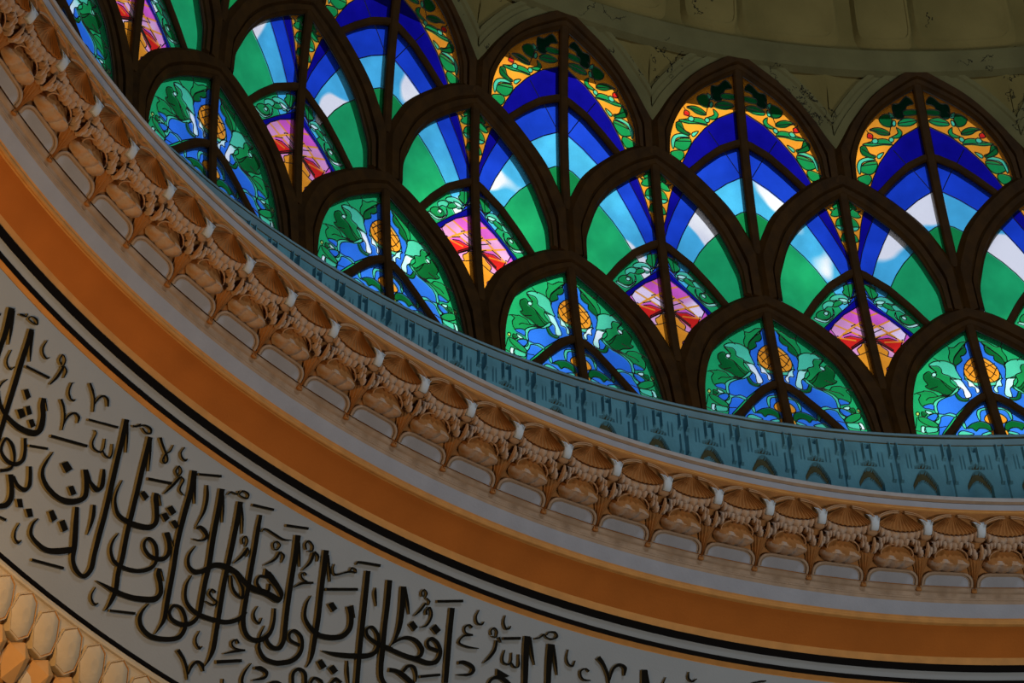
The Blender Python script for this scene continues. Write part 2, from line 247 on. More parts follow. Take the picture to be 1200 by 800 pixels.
# glass partition
DES={'A':'b-18,958,-12,948,-17,444,-27,504,-94,435,-180,308,-263,153,-317,23,-284,152,-276,213,-267,248,-262,326,-271,342,-267,401,-237,443,-182,476,-146,503,-122,547,-118,710,-113,743,-78,783,-80,820,-61,831,-45,859,-46,908,-37,941|B-226,56,-205,153,-164,237,-85,368,-20,449,61,469,32,112|t90,704,85,673,74,642,58,613,38,590,16,573,-7,563,-30,561,-50,567,-68,582,-80,603,-87,629,-88,660,-83,692,-72,723,-56,752,-37,775,-14,793,9,803,32,804,53,797,70,783,82,761,89,734|o90,732,85,701,74,670,59,642,40,619,18,602,-5,593,-27,591,-48,597,-64,611,-77,632,-83,659,-84,689,-79,720,-69,751,-53,779,-34,803,-12,820,11,829,33,831,54,824,71,810,83,788,90,762|g-125,893,-119,896,-110,894,-100,897,-89,909,-77,925,-66,937,-54,942,-43,944,-37,941,-39,933,-45,921,-50,907,-49,892,-46,875,-45,859,-49,848,-55,838,-61,831,-68,827,-75,825,-80,820,-79,810,-77,797,-78,783,-88,768,-102,752,-113,743,-118,744,-120,752,-122,759,-127,761,-132,762,-136,767,-138,779,-139,794,-139,809,-136,825,-131,841,-127,856,-127,870,-127,884|G-122,759,-121,771,-118,787,-112,805,-103,824,-91,845,-81,862,-72,876,-64,886,-58,893,-52,898,-48,899,-45,896,-44,887,-44,873,-45,859,-50,849,-55,839,-61,831,-68,827,-75,825,-80,820,-79,810,-77,797,-78,783,-88,768,-102,752,-113,743,-118,743,-121,749|t-244,741,-240,751,-229,764,-217,774,-204,779,-190,782,-177,783,-167,782,-158,780,-150,776,-140,768,-130,758,-123,746,-120,733,-120,719,-119,704,-116,688,-113,672,-111,656,-107,641,-104,628,-106,620,-120,623,-140,633,-158,643,-171,652,-181,663,-189,674,-192,687,-191,701,-192,713,-197,721,-204,727,-212,732,-224,735,-237,736|g-244,734,-239,737,-231,736,-223,735,-215,736,-208,737,-201,735,-196,729,-192,719,-189,708,-189,696,-191,682,-189,671,-180,664,-167,658,-157,649,-156,634,-160,616,-160,598,-155,584,-148,571,-142,560,-138,553,-136,549,-136,543,-139,530,-144,516,-152,513,-163,532,-176,563,-189,590,-200,605,-210,615,-219,624,-225,632,-230,638,-231,645,-228,656,-222,669,-219,680,-221,690,-226,699,-231,707,-237,717,-242,727|G-280,661,-272,672,-262,683,-254,688,-248,685,-244,676,-241,667,-238,658,-236,648,-232,639,-225,633,-216,628,-208,621,-202,612,-196,602,-189,590,-181,575,-171,559,-164,547,-157,543,-153,542,-150,539,-150,529,-153,516,-159,505,-172,494,-188,485,-203,482,-213,489,-222,502,-232,513,-245,521,-258,526,-270,533,-278,541,-285,550,-288,558,-285,563,-278,567,-274,575,-277,589,-282,605,-286,621,-286,635,-284,649|p-218,665,-223,650,-232,642,-240,645,-243,657,-238,672,-229,680,-221,677|g-339,496,-332,501,-320,506,-310,510,-305,513,-301,517,-295,518,-284,516,-269,512,-257,505,-251,495,-246,482,-238,474,-223,475,-205,480,-196,481,-204,473,-221,460,-237,446,-248,430,-258,413,-267,401,-276,399,-283,402,-292,402,-304,393,-318,382,-328,380,-334,395,-337,419,-337,440,-332,456,-326,469,-322,480,-327,487,-335,492|t-275,398,-272,409,-268,418,-262,428,-254,439,-243,450,-232,460,-220,466,-207,470,-196,474,-189,479,-182,484,-174,494,-161,515,-146,540,-135,556,-131,554,-131,543,-133,531,-135,524,-139,517,-145,509,-154,498,-165,487,-175,478,-182,474,-188,472,-197,468,-210,458,-225,446,-237,433,-246,422,-251,410,-255,399,-259,385,-260,371,-261,358,-261,346,-260,335,-260,327,-264,322,-269,320,-272,323,-274,332,-275,346,-275,360,-276,373,-276,386|p-158,630,-156,631,-149,626,-141,623,-131,624,-120,625,-110,619,-103,602,-98,579,-93,555,-88,534,-83,514,-80,496,-80,483,-82,474,-85,466,-92,461,-100,457,-107,457,-110,462,-111,470,-112,481,-112,496,-111,515,-112,531,-118,543,-125,553,-131,563,-134,575,-136,587,-139,598,-146,611,-154,623|p-92,624,-89,620,-84,613,-79,603,-79,588,-80,572,-79,559,-74,556,-67,558,-62,558,-58,554,-54,549,-52,541,-52,529,-52,514,-51,504,-48,501,-43,503,-39,507,-36,516,-34,528,-35,540,-39,549,-45,558,-50,567,-52,575,-53,582,-56,591,-62,602,-71,613,-78,622,-84,626,-90,626|G-157,493,-155,501,-150,505,-146,503,-141,490,-135,471,-128,457,-117,454,-105,455,-97,454,-96,447,-100,439,-105,432,-112,430,-121,430,-129,432,-137,436,-144,442,-149,451,-153,465,-156,481|t-262,317,-255,317,-245,314,-235,313,-225,317,-216,323,-206,326,-196,322,-186,316,-180,308,-179,301,-183,292,-188,288,-195,292,-204,299,-215,304,-227,303,-240,300,-250,293,-256,283,-258,269,-261,256,-265,243,-270,230,-274,223,-280,227,-286,237,-288,247,-284,254,-277,260,-271,266,-268,272,-266,279,-264,287,-264,298,-265,309|b-325,381,-316,390,-303,399,-292,405,-283,407,-277,405,-273,399,-272,385,-274,366,-277,353,-283,351,-291,355,-298,359,-305,360,-313,361,-319,364,-323,369,-326,374|b-320,287,-310,299,-296,311,-283,319,-276,320,-271,317,-268,312,-267,304,-268,295,-272,285,-277,273,-284,260,-291,253,-298,253,-305,258,-311,265,-317,271,-321,279|y-352,316,-355,303,-361,296,-367,299,-369,310,-366,323,-359,330,-353,327|G-338,332,-330,332,-320,328,-314,321,-317,311,-324,298,-330,290,-336,289,-341,292,-344,298,-344,309,-342,323|p-320,345,-314,345,-304,342,-296,337,-291,332,-288,326,-288,321,-294,316,-304,312,-311,313,-317,322,-320,335|g-362,285,-355,287,-345,286,-334,282,-323,275,-312,266,-301,255,-292,243,-284,229,-280,218,-278,210,-280,204,-284,200,-292,198,-301,198,-312,200,-323,207,-335,217,-345,227,-352,236,-357,244,-361,253,-363,265,-364,277|p-361,199,-355,205,-348,206,-343,202,-343,189,-345,170,-348,155,-350,147,-353,144,-356,142,-360,142,-365,144,-367,151,-367,166,-364,185|t-342,196,-331,200,-317,198,-305,196,-296,196,-289,195,-285,190,-284,180,-287,166,-294,155,-311,148,-332,143,-347,146,-351,160,-348,181|t-24,376,-36,373,-52,366,-65,358,-73,349,-77,338,-80,325,-82,311,-82,295,-81,280,-80,267,-77,255,-75,250,-73,257,-71,270,-69,284,-68,296,-67,308,-65,320,-62,330,-58,340,-52,347,-43,351,-33,353,-26,356,-22,363,-21,371|o45,293,43,280,37,266,28,254,17,243,5,235,-8,230,-20,228,-32,230,-41,236,-48,244,-52,255,-53,268,-50,281,-44,295,-36,308,-25,318,-13,327,0,332,13,333,24,331,34,326,41,317,45,306|G-147,191,-141,202,-129,218,-116,232,-102,241,-87,248,-73,251,-61,247,-49,238,-41,228,-35,215,-32,200,-30,186,-30,171,-32,158,-36,152,-42,159,-49,173,-58,184,-68,189,-79,190,-88,189,-96,181,-102,169,-107,164,-112,170,-117,182,-122,191,-132,192,-142,189|t-168,236,-164,247,-158,254,-152,253,-150,238,-149,215,-149,196,-151,187,-154,182,-157,184,-162,198,-166,219|t-191,151,-186,158,-179,165,-169,168,-154,163,-138,154,-126,145,-122,140,-123,135,-130,131,-149,128,-174,127,-193,128,-198,134,-195,143|t-82,139,-71,147,-57,155,-46,159,-39,155,-35,147,-37,139,-50,131,-69,123,-83,119,-88,123,-87,131|o-37,168,-24,171,-29,115,-40,131','B':'n-148,1397,-101,1437,-66,1317,-34,1173,-4,1015,2,911,-68,857,-72,1065,-108,1244,-150,1368|r-230,1294,-147,1419,-147,1361,-90,1201,-50,1068,-19,927,-46,505,-65,811,-80,879,-119,1013,-167,1144,-220,1267|s-323,1107,-220,1273,-167,1144,-119,1013,-80,879,-62,799,-78,501,-125,614,-127,709,-159,792,-201,897,-251,993,-314,1086|r-58,881,59,917,21,512,-78,501,-59,794|o-110,1413,-5,1526,69,1522,35,961,-5,957,-18,1014,-44,1137,-69,1283,-95,1392|g-48,1454,-40,1469,-30,1485,-23,1491,-18,1482,-16,1464,-15,1447,-16,1434,-18,1421,-21,1412,-28,1407,-36,1404,-44,1404,-52,1407,-58,1412,-62,1419,-60,1429,-54,1442|g-85,1405,-79,1403,-69,1399,-60,1397,-54,1403,-49,1412,-43,1416,-36,1410,-29,1400,-23,1390,-20,1380,-19,1370,-22,1362,-31,1355,-44,1349,-56,1346,-65,1347,-73,1350,-78,1355,-76,1364,-70,1375,-68,1385,-73,1393,-81,1401|g-51,1319,-44,1330,-35,1339,-27,1344,-19,1346,-11,1345,-6,1335,-5,1310,-7,1277,-12,1253,-21,1245,-32,1246,-42,1249,-50,1254,-57,1262,-61,1272,-60,1287,-56,1304|g-34,1207,-29,1215,-22,1219,-15,1221,-10,1221,-5,1218,-1,1211,2,1193,4,1170,1,1154,-12,1148,-30,1149,-42,1155,-44,1170,-40,1191|t-58,1273,-46,1274,-26,1271,-11,1266,-7,1259,-9,1250,-13,1244,-21,1240,-33,1240,-42,1243,-51,1252,-58,1264|g-78,783,-69,792,-58,800,-47,805,-38,808,-29,808,-24,803,-25,789,-30,770,-35,750,-39,730,-44,711,-48,696,-53,691,-57,691,-63,695,-72,702,-82,714,-88,725,-88,735,-83,744,-79,754,-79,764,-80,774|t-159,668,-154,678,-146,690,-136,699,-125,706,-113,710,-101,712,-91,710,-81,705,-74,698,-67,687,-63,674,-63,662,-69,648,-81,635,-91,629,-100,636,-108,650,-117,659,-129,659,-142,654,-152,652,-157,655,-160,660|g-148,636,-134,648,-118,660,-105,666,-100,659,-99,646,-102,633,-112,621,-127,609,-139,602,-147,601,-153,605,-155,611,-156,618,-154,627|p-116,674,-107,678,-93,680,-81,678,-74,672,-69,663,-69,656,-75,651,-86,648,-95,648,-105,655,-113,665|t-201,614,-192,626,-180,639,-169,647,-159,649,-150,647,-144,641,-145,629,-150,613,-156,601,-163,598,-171,600,-179,598,-186,589,-193,578,-199,571,-202,572,-204,577,-204,585,-205,593,-204,603|g-235,541,-227,552,-216,561,-205,565,-193,565,-180,560,-172,551,-170,537,-172,518,-179,502,-192,491,-209,484,-223,481,-234,485,-242,495,-247,506,-246,517,-242,530|p-181,543,-186,530,-194,524,-202,528,-204,540,-200,553,-191,559,-183,555|p-156,587,-156,576,-156,555,-159,534,-169,514,-183,493,-198,480,-216,482,-236,492,-250,498,-257,495,-259,488,-255,480,-242,471,-223,462,-205,460,-190,471,-176,491,-164,509,-157,525,-152,541,-150,555,-151,570,-154,583|p-20,756,-17,752,-15,738,-17,724,-25,710,-37,696,-47,682,-53,670,-57,658,-61,652,-64,654,-66,662,-65,671,-58,679,-48,690,-39,702,-32,722,-25,744|t-71,660,-68,669,-62,678,-58,681,-58,672,-59,657,-61,647,-65,648,-69,654|n17,756,40,758,26,614,-11,634,-105,542,-164,447,-194,399,-227,311,-245,366,-211,425,-127,548,-24,685,-2,721|m31,662,65,665,9,108,-90,-102,-225,272,-194,399,-164,447,-105,542,-11,634|w-118,521,-71,484,-14,433,-22,350,-84,400,-163,341,-185,405,-163,457|w-80,449,-43,478,-13,438,-17,399|w-124,220,-102,272,-45,337,2,362,-10,244,-109,143|x-161,356,-134,345,-93,365,-55,355,-11,351,-48,308,-98,253,-118,221|o34,346,24,371,4,346,-13,321,-25,317,-35,313,-43,308,-47,302,-48,295,-52,286,-60,275,-70,263,-76,251,-75,236,-70,220,-69,207,-79,202,-94,200,-104,193,-107,176,-105,154,-99,135,-83,129,-62,126,-47,102,-44,34,-48,-55,-47,-117,-39,-143,-26,-141,-12,-93,6,41,25,220|o-64,583,-3,544,-4,532,-69,575|o-119,525,-6,438,-8,426,-124,517|o-162,462,-10,361,-11,346,-166,453|o-164,352,-68,339,-69,327,-165,340|o-164,341,-8,523,-9,509,-160,331|o-131,384,-80,444,-7,506,-8,496,-79,434,-127,375|X-102,267,-8,375,-7,361,-100,256','C':'o-478,495,-397,1115,-133,1394,25,1406,-17,1080,-127,999,-207,899,-273,787,-322,663,-351,572,-366,505|r-401,390,-272,610,-184,719,-100,790,-3,847,89,856,50,580,-25,571,-108,503,-189,412,-264,308,-369,347|s-264,308,-189,412,-108,503,-25,571,80,579,40,299,-25,300,-49,289,-90,249,-154,152|g-154,152,-90,249,-49,289,-25,300,77,303,18,-104,-87,14|g-380,747,-370,761,-356,777,-341,788,-322,796,-301,800,-287,797,-284,783,-287,762,-294,742,-303,723,-315,706,-329,696,-347,696,-366,705,-379,714,-385,724,-384,735|t-397,746,-394,765,-387,785,-377,802,-362,815,-342,825,-325,830,-309,826,-296,817,-290,810,-296,808,-309,807,-324,803,-339,798,-356,790,-369,775,-377,746,-382,711,-386,692,-391,699,-396,723|G-363,901,-355,911,-344,916,-335,914,-329,900,-324,878,-318,861,-307,851,-294,846,-286,841,-287,833,-293,826,-303,823,-320,827,-341,836,-357,847,-364,865,-365,885|g-349,924,-340,931,-320,940,-300,949,-284,958,-268,967,-252,973,-235,975,-220,974,-207,969,-196,958,-189,943,-188,932,-198,929,-215,930,-234,930,-254,926,-276,920,-296,916,-318,917,-339,919|g-399,669,-384,680,-362,691,-344,695,-335,689,-330,677,-329,662,-334,644,-343,623,-354,611,-368,613,-384,624,-396,636,-402,646,-404,658|G-298,1041,-287,1048,-268,1056,-250,1059,-234,1056,-218,1049,-206,1040,-196,1029,-190,1017,-191,1008,-203,1004,-222,1003,-240,1006,-254,1013,-265,1023,-276,1031,-287,1035,-296,1037|G-238,1124,-229,1140,-214,1155,-199,1163,-187,1165,-177,1160,-170,1148,-167,1125,-166,1095,-171,1073,-184,1067,-202,1070,-217,1077,-228,1090,-236,1108|K-152,1234,-142,1243,-127,1242,-112,1246,-97,1265,-81,1288,-66,1300,-52,1289,-39,1266,-34,1247,-43,1240,-60,1236,-76,1225,-85,1198,-92,1164,-102,1139,-117,1129,-135,1128,-148,1138,-154,1166,-156,1205|g-95,1193,-75,1199,-46,1201,-25,1199,-17,1190,-18,1177,-25,1166,-45,1160,-72,1155,-92,1155,-101,1165,-102,1181|g-133,1106,-121,1119,-104,1132,-86,1139,-65,1137,-43,1129,-31,1118,-37,1105,-53,1091,-71,1080,-92,1076,-115,1076,-132,1079,-139,1086,-138,1096|g-150,1063,-141,1058,-129,1045,-123,1031,-125,1016,-133,999,-143,987,-160,983,-180,982,-189,986,-180,994,-161,1007,-147,1020,-146,1036,-149,1054|t-260,956,-267,941,-279,934,-290,939,-294,955,-287,970,-274,977,-263,971|t-174,970,-179,956,-190,950,-199,956,-201,970,-196,984,-185,990,-176,984|t-148,1095,-153,1078,-162,1071,-168,1078,-169,1095,-164,1112,-156,1119,-149,1112|x-308,1013,-301,1014,-293,1010,-286,1004,-284,995,-285,984,-288,976,-297,974,-308,976,-316,980,-316,991,-313,1004|t-273,852,-262,861,-249,869,-241,870,-245,858,-256,839,-265,825,-272,822,-277,824,-280,828,-280,835,-278,844|t-178,1175,-171,1174,-161,1167,-153,1160,-150,1150,-150,1140,-153,1133,-158,1131,-165,1132,-171,1138,-176,1150,-179,1165'}
LED={'A':'-136,927,-125,893|-122,759,-120,776,-117,793,-112,811,-103,830,-91,851,-80,869,-72,884,-64,897,-57,909,-50,918,-44,927,-37,935|-212,806,-185,771|-244,741,-215,681|-304,433,-298,442,-292,451,-285,458,-276,461,-265,463,-253,466,-237,473,-220,482,-202,492|-208,621,-200,598,-192,574,-184,554,-177,539,-169,528,-162,516|-270,533,-230,558|-281,192,-242,205|-339,496,-353,485|-344,130,-344,195|-73,754,-57,744,-40,735,-26,723,-16,706,-8,687,0,667|-73,698,-54,730,-35,761,-18,787,-7,801,2,810,10,818|-66,650,7,768|-49,592,3,712|-79,721,-68,694,-57,666,-45,643,-32,629,-18,620,-4,610|-370,276,-390,178|-394,163,-367,151','B':'-66,208,-9,254|-27,300,-12,224|-54,795,-57,695','C':'-112,759,-31,582|-186,889,-131,780|-375,758,-289,780|-356,891,-294,835|-290,1041,-194,1013|-325,936,-195,937|-134,1096,-35,1118|-314,1034,-305,1013|-194,1008,-184,1050,-174,1092,-165,1127,-157,1150,-150,1166,-143,1181'}
BASEC={'A':'e','B':'e','C':'n'}
def outer_low(row):
    # lower edge of the pane = outer arch of the row below (in this window's u)
    below={'B':'A','C':'B'}[row]; az=APEX[below]; O=[(u,az+d) for u,d in OUTD]
    return [(.5-u,z) for u,z in O]   # from u=.5 (apex) to u=0
def pane_poly(row):
    I=[(u,APEX[row]+d) for u,d in INR[row]]; I=[tuple(p) for p in smooth_curve(I,26)]
    if row=='A': I=[p for p in I if p[1]>25.66]; poly=I+[(I[-1][0],25.655),(0,25.655)]
    else:
        L=[p for p in outer_low(row)]; L=[tuple(p) for p in smooth_curve(L,26)]
        # clip inner curve where it passes below low curve
        f=lambda u: np.interp(u,[p[0] for p in L[::-1]],[p[1] for p in L[::-1]])
        I=[p for p in I if p[1]>f(p[0])]; uc=I[-1][0]
        poly=I+[(uc,float(f(uc)))]+[p for p in L if p[0]<uc-.004]
    return [(-u,z) for u,z in poly]   # left half: u<=0
def parse(s): return [[float(v)/1000 for v in q.split(',')] for q in s.split('|') if q]
def parse_des(row):
    R=[]
    for q in DES[row].split('|'):
        c=q[0]; v=[float(x)/1000 for x in q[1:].split(',')]; R.append((c,[(v[i],v[i+1]+Z0[row]) for i in range(0,len(v),2)]))
    return R
def build_glass(row):
    P=pane_poly(row); des=parse_des(row)
    polys=[P]+[pts for c,pts in des]; verts=[]; edges0=[]
    for q in polys:
        b=len(verts); verts+= [Vector(p) for p in q]; edges0+= [(b+i,b+(i+1)%len(q)) for i in range(len(q))]
    vo,eo,fo,ov,oe,of=geometry.delaunay_2d_cdt(verts,edges0,[],0,1e-5,True)
    PA=[np.array([tuple(p) for p in q]) for q in polys]; PN=[np.roll(q,-1,axis=0) for q in PA]
    C=np.array([[sum(vo[i][0] for i in f)/3,sum(vo[i][1] for i in f)/3] for f in fo])
    def cover(k):
        A_,B_=PA[k],PN[k]; x=C[:,0][:,None]; y=C[:,1][:,None]
        dy=B_[:,1]-A_[:,1]; dy=np.where(dy==0,1e-12,dy)
        c=((A_[:,1]>y)!=(B_[:,1]>y))&(x<(B_[:,0]-A_[:,0])*(y-A_[:,1])/dy+A_[:,0]); return c.sum(1)%2==1
    own=np.full(len(fo),-1); own[cover(0)]=0; base=own==0
    for k in range(1,len(polys)): own[cover(k)&base]=k
    tri={}
    for f,k in zip(fo,own):
        if k>=0: tri.setdefault(int(k),[]).append(tuple(f))
    # split into connected islands per source polygon
    pieces=[]; edge_id={}
    for k,fs in tri.items():
        par=list(range(len(fs)))
        def find(x):
            while par[x]!=x: par[x]=par[par[x]]; x=par[x]
            return x
        em={}
        for i,f in enumerate(fs):
            for a in range(len(f)):
                e=tuple(sorted((f[a],f[(a+1)%len(f)])))
                if e in em: par[find(i)]=find(em[e])
                else: em[e]=i
        isl={}
        for i in range(len(fs)): isl.setdefault(find(i),[]).append(fs[i])
        for fl_ in isl.values(): pieces.append((k,fl_))
    area=lambda f: abs(sum(vo[f[i]][0]*vo[f[(i+1)%len(f)]][1]-vo[f[(i+1)%len(f)]][0]*vo[f[i]][1] for i in range(len(f))))/2
    big=[];small=[];bed={}
    for pid,(k,fs) in enumerate(pieces):
        A_=sum(map(area,fs)); c=BASEC[row] if k==0 else des[k-1][0]
        if A_<1e-6: continue
        (big if A_>.0011 else small).append((c,fs))
        for f in fs:
            for a in range(len(f)):
                e=tuple(sorted((f[a],f[(a+1)%len(f)]))); bed.setdefault(e,set()).add((pid,))
    cnt={}
    for pid,(k,fs) in enumerate(pieces):
        for f in fs:
            for a in range(len(f)):
                e=tuple(sorted((f[a],f[(a+1)%len(f)]))); cnt.setdefault(e,[]).append(pid)
    strip={k+1 for k,(c,p) in enumerate(des) if row=='B' and c=='o' and len(p) in (4,6) and k>len(des)-8}
    edges=[e for e,v in cnt.items() if (len(v)==1 or v[0]!=v[1]) and not any(pieces[i][0] in strip for i in v)]
    def sheet(b,fs,sgn,mi=0,th_=.006):
        ids=sorted({i for f in fs for i in f}); mp={v:i for i,v in enumerate(ids)}; n=len(ids)
        Vf=local([wp(sgn*vo[i][0],vo[i][1],.0) for i in ids],row)+local([wp(sgn*vo[i][0],vo[i][1],th_) for i in ids],row)
        F=[]
        for f in fs:
            g=[mp[i] for i in f]; F.append(g if sgn>0 else g[::-1]); F.append([i+n for i in (g[::-1] if sgn>0 else g)])
        b.add(Vf,F,mi)
    out=[]
    for sgn in (1,-1):
        for c,fs in big:
            b=MB(); sheet(b,fs,sgn); out.append(('glass_pane',mesh('glass_pane_'+row,b.V,b.F,GM[c],b.M,False),None))
        if small:
            b=MB(); cs=sorted({c for c,_ in small})
            for c,fs in small: sheet(b,fs,sgn,cs.index(c))
            out.append(('glass_chips',mesh('glass_chips_'+row,b.V,b.F,[GM[c] for c in cs],b.M,False),'stuff'))
    # lead came net: thin prisms on every joint
    b=MB()
    def prism(p,q,w):
        k=rz(p[1])*D4; t=np.array([(q[0]-p[0])*k,q[1]-p[1]]); L=np.linalg.norm(t)
        if L<1e-5: return
        t/=L; nn=(-t[1]/k*w,t[0]*w); ex=(t[0]/k*w*.5,t[1]*w*.5)
        for sgn in (1,-1):
            V=[]
            for (pp,e) in ((p,-1),(q,1)):
                for s,o in ((1,-.003),(0,-.007),(-1,-.003)):
                    V.append(wp(sgn*(pp[0]+s*nn[0]+e*ex[0]),pp[1]+s*nn[1]+e*ex[1],o))
            F=[(0,3,4,1),(1,4,5,2)]
            b.add(local(V,row),[f if sgn>0 else f[::-1] for f in F])
    for e in edges: prism(vo[e[0]],vo[e[1]],.0042)
    PP=P
    def inside(x,y):
        r=False; j=len(PP)-1
        for i in range(len(PP)):
            if (PP[i][1]>y)!=(PP[j][1]>y) and x<(PP[j][0]-PP[i][0])*(y-PP[i][1])/(PP[j][1]-PP[i][1])+PP[i][0]: r=not r
            j=i
        return r
    for v in parse(LED[row]):
        pts=[(v[i],v[i+1]+Z0[row]) for i in range(0,len(v),2)]
        for p,q in zip(pts,pts[1:]):
            mx,my=(p[0]+q[0])/2,(p[1]+q[1])/2
            if inside(mx,my): prism(p,q,.0038)
    out.append(('lead_came',mesh('lead_came_'+row,b.V,b.F,M['lead'],b.M,False),None))
    return out
WM={}
for row in 'ABC':
    parts=[('frame',frame_mesh(row),None)]+build_glass(row)
    # mullion
    zt=APEX[row]+.03; zb={'A':25.64,'B':26.10,'C':27.15}[row]
    b=MB(); bar(b,[(0,zt-(zt-zb)*i/10) for i in range(11)],.041,-.03,.04,row); parts.append(('mullion',mesh('mullion_'+row,b.V,b.F,M['frame'],b.M,False),None))
    c,w=vbar_center(row)
    for s in (1,-1):
        b=MB(); bar(b,[(p[0]*s,p[1]) for p in c],w,-.022,.04,row); parts.append(('arch_bar',mesh('arch_bar_'+row,b.V,b.F,M['frame'],b.M,False),None))
    WM[row]=parts
ORD=['first','second','third','fourth','fifth','sixth','seventh','eighth','ninth']
ROWT={'A':('bottom-row pointed window of green leaves round an orange medallion','A'),'B':('middle-row pointed window of blue and green rays over a pink trellis','B'),'C':('top-row pointed window with an orange leaf border round blue arches','C')}
vis={'A':[-1,0,1,2,3,4],'B':[-.5,.5,1.5,2.5,3.5,4.5],'C':[0,1,2,3,4]}
allc={'A':[-2,-1,0,1,2,3,4,5,6],'B':[-1.5,-.5,.5,1.5,2.5,3.5,4.5,5.5],'C':[-1,0,1,2,3,4,5,6]}
wn=0
for row in 'ABC':
    for c in allc[row]:
        wn+=1; t=AW-c*D4; r0=rz(ZB[row])
        e=empty('window_%d'%wn,(r0*math.cos(t),r0*math.sin(t),ZB[row]),t)
        if c in vis[row]:
            k=vis[row].index(c); n=len(vis[row])
            pos=('leftmost of its row' if k==0 else ('rightmost of its row, cut by the frame' if k==n-1 else ORD[k]+' from the left of its row'))
        else: pos='outside the left edge of the view' if c<2 else 'outside the right edge of the view'
        tag(e,ROWT[row][0]+', '+pos,'window','structure','stained glass windows of the %s row'%{'A':'bottom','B':'middle','C':'top'}[row])
        for nm,me,kd in WM[row]:
            o=link(nm,me,e)
            if kd: o['kind']=kd
# the rest of the drum behind the camera: plain wall between sill and belt
tA=AW-6.52*D4; tB=AW+2.52*D4
wl=lathe('wall_drum',[(rz(z)-.01,z) for z in np.linspace(25.66,28.66,8)],M['frame'],seg=200,t0=tB,t1=tA+2*pi); tag(wl,'dark brown drum wall round the far side of the dome',kind='structure')
# spandrels between the top arches
O=smooth_curve(OUTC,26); O[:,1]+=APEX['C']
def spandrel():
    b=MB(); zt=28.66
    # outline from the valley (u=.5) up the right arch of the left window; mirrored about u=.5
    L=[(u,z) for u,z in O if z<zt-.01][::-1]      # valley -> up
    L.append((L[-1][0]-.012,zt))
    def off(d):
        R=[]
        for u,z in L:
            f=(.5-u); R.append((u+d*(.55 if f>d else f/d*.0+.0) if False else min(.5,u+d*.55),z+d*.8*rz(28)*D4*.6))
        return R
    for s in (1,-1):
        rows=[]
        for d,o in ((-.015,-.012),(.0,-.02),(.035,-.024),(.04,-.008),(.06,-.008),(.066,-.022),(.085,-.024),(.095,.02)):
            rows.append([wp(.5+s*(min(.5,u+d*.9)-.5),min(zt,z+d*.9),o) for u,z in L])
        b.grid(rows,flip=(s<0),m=0)
        d=.095; last=[(min(.5,u+d*.9),min(zt,z+d*.9)) for u,z in L]
        rows=[[wp(.5+s*(u-.5),z,.02) for u,z in last],[wp(.5+s*(.5-(.5-u)*.45-.5),zt-.10-(zt-.10-z)*.5 if z<zt-.1 else z,.015+.0) for u,z in last],[wp(.5,max(z,min(zt,zt-(zt-z)*.35)),-.01) for u,z in last]]
        b.grid(rows,flip=(s<0),m=1)
    return mesh('spandrel',b.V,b.F,[M['mossband'],M['moss']],b.M,25)
sm=spandrel()
for c in range(-2,7):
    o=link('spandrel',sm,belt,AW-c*D4)
# ================================================================= SILL AND GALLERY
sl=tag(empty('trim_2'),'grey-blue moulded sill ring under the stained glass',kind='structure')
lathe('sill_top',[(10.20,25.70),(10.150,25.688),(10.134,25.680),(10.131,25.668),(10.138,25.656)],M['sill'],sl)
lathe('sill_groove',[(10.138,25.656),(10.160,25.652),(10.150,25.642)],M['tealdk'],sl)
lathe('sill_drip',[(10.150,25.645),(10.140,25.634),(10.146,25.626),(10.176,25.608)],M['sill'],sl)
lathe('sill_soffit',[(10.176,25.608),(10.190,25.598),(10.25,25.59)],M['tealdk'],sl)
gw=tag(empty('wall_gallery'),'blue-green gallery wall with small arched niches below the windows',kind='structure')
GO=1.0
KG=.45
def gallery_cell():
    nu,nz=64,64; b=MB(); H=np.zeros((nz+1,nu+1)); Q=np.zeros((nz+1,nu+1),int)
    us=np.linspace(-.5,.5,nu+1); ds=np.linspace(0,.50,nz+1)
    for i,dz in enumerate(ds):
        for j,u in enumerate(us):
            o=0.0; a=abs(u); e=.5-a
            nb=.188+(a/.22)**1.6*.112
            if a<.222 and dz>nb:
                o=.045
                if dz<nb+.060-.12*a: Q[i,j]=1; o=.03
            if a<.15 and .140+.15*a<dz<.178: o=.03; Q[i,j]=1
            if .018<dz<.140 and abs(a-.072)<.014: o=-.03
            if .012<dz<.045 and a<.045: o=.03
            if .006<dz<.105 and abs(e-.072)<.014: o=-.03
            if .155<dz<.285 and abs(e-.072)<.012: o=-.018
            if e<.045 and dz>.01: o=.018
            if (abs(dz-.108)<.008 or abs(dz-.285)<.008) and abs(e-.072)<.034: o=-.028
            if .07<dz<.175 and (abs(a-.20)<.010 or abs(a-.275)<.010): o=.012
            H[i,j]=o
    P=np.zeros((nz+1,nu+1,3))
    for i,dz in enumerate(ds):
        for j,u in enumerate(us):
            r=10.182+KG*dz+H[i,j]; t=-u*DL; P[i,j]=(r*math.cos(t),r*math.sin(t),25.602-dz)
    F=[];FM=[]
    for i in range(nz):
        for j in range(nu):
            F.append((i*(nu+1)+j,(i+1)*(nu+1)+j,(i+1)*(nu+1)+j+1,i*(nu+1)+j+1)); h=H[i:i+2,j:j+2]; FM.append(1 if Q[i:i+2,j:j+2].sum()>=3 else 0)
    b.add(P.reshape(-1,3),F); b.M=FM
    return mesh('gallery_bay',b.V,b.F,[M['teal'],M['tealdk']],b.M,35)
gm=gallery_cell()
for i in range(-7,33): link('gallery_bay',gm,gw,th(i+GO))
g0=th(-7+GO-.5); g1=th(32+GO+.5)
gb=lathe('plain_gallery_wall',[(10.19,25.60),(10.42,25.1),(10.45,24.6)],M['teal'],gw,seg=200,t0=g0,t1=g1+2*pi)
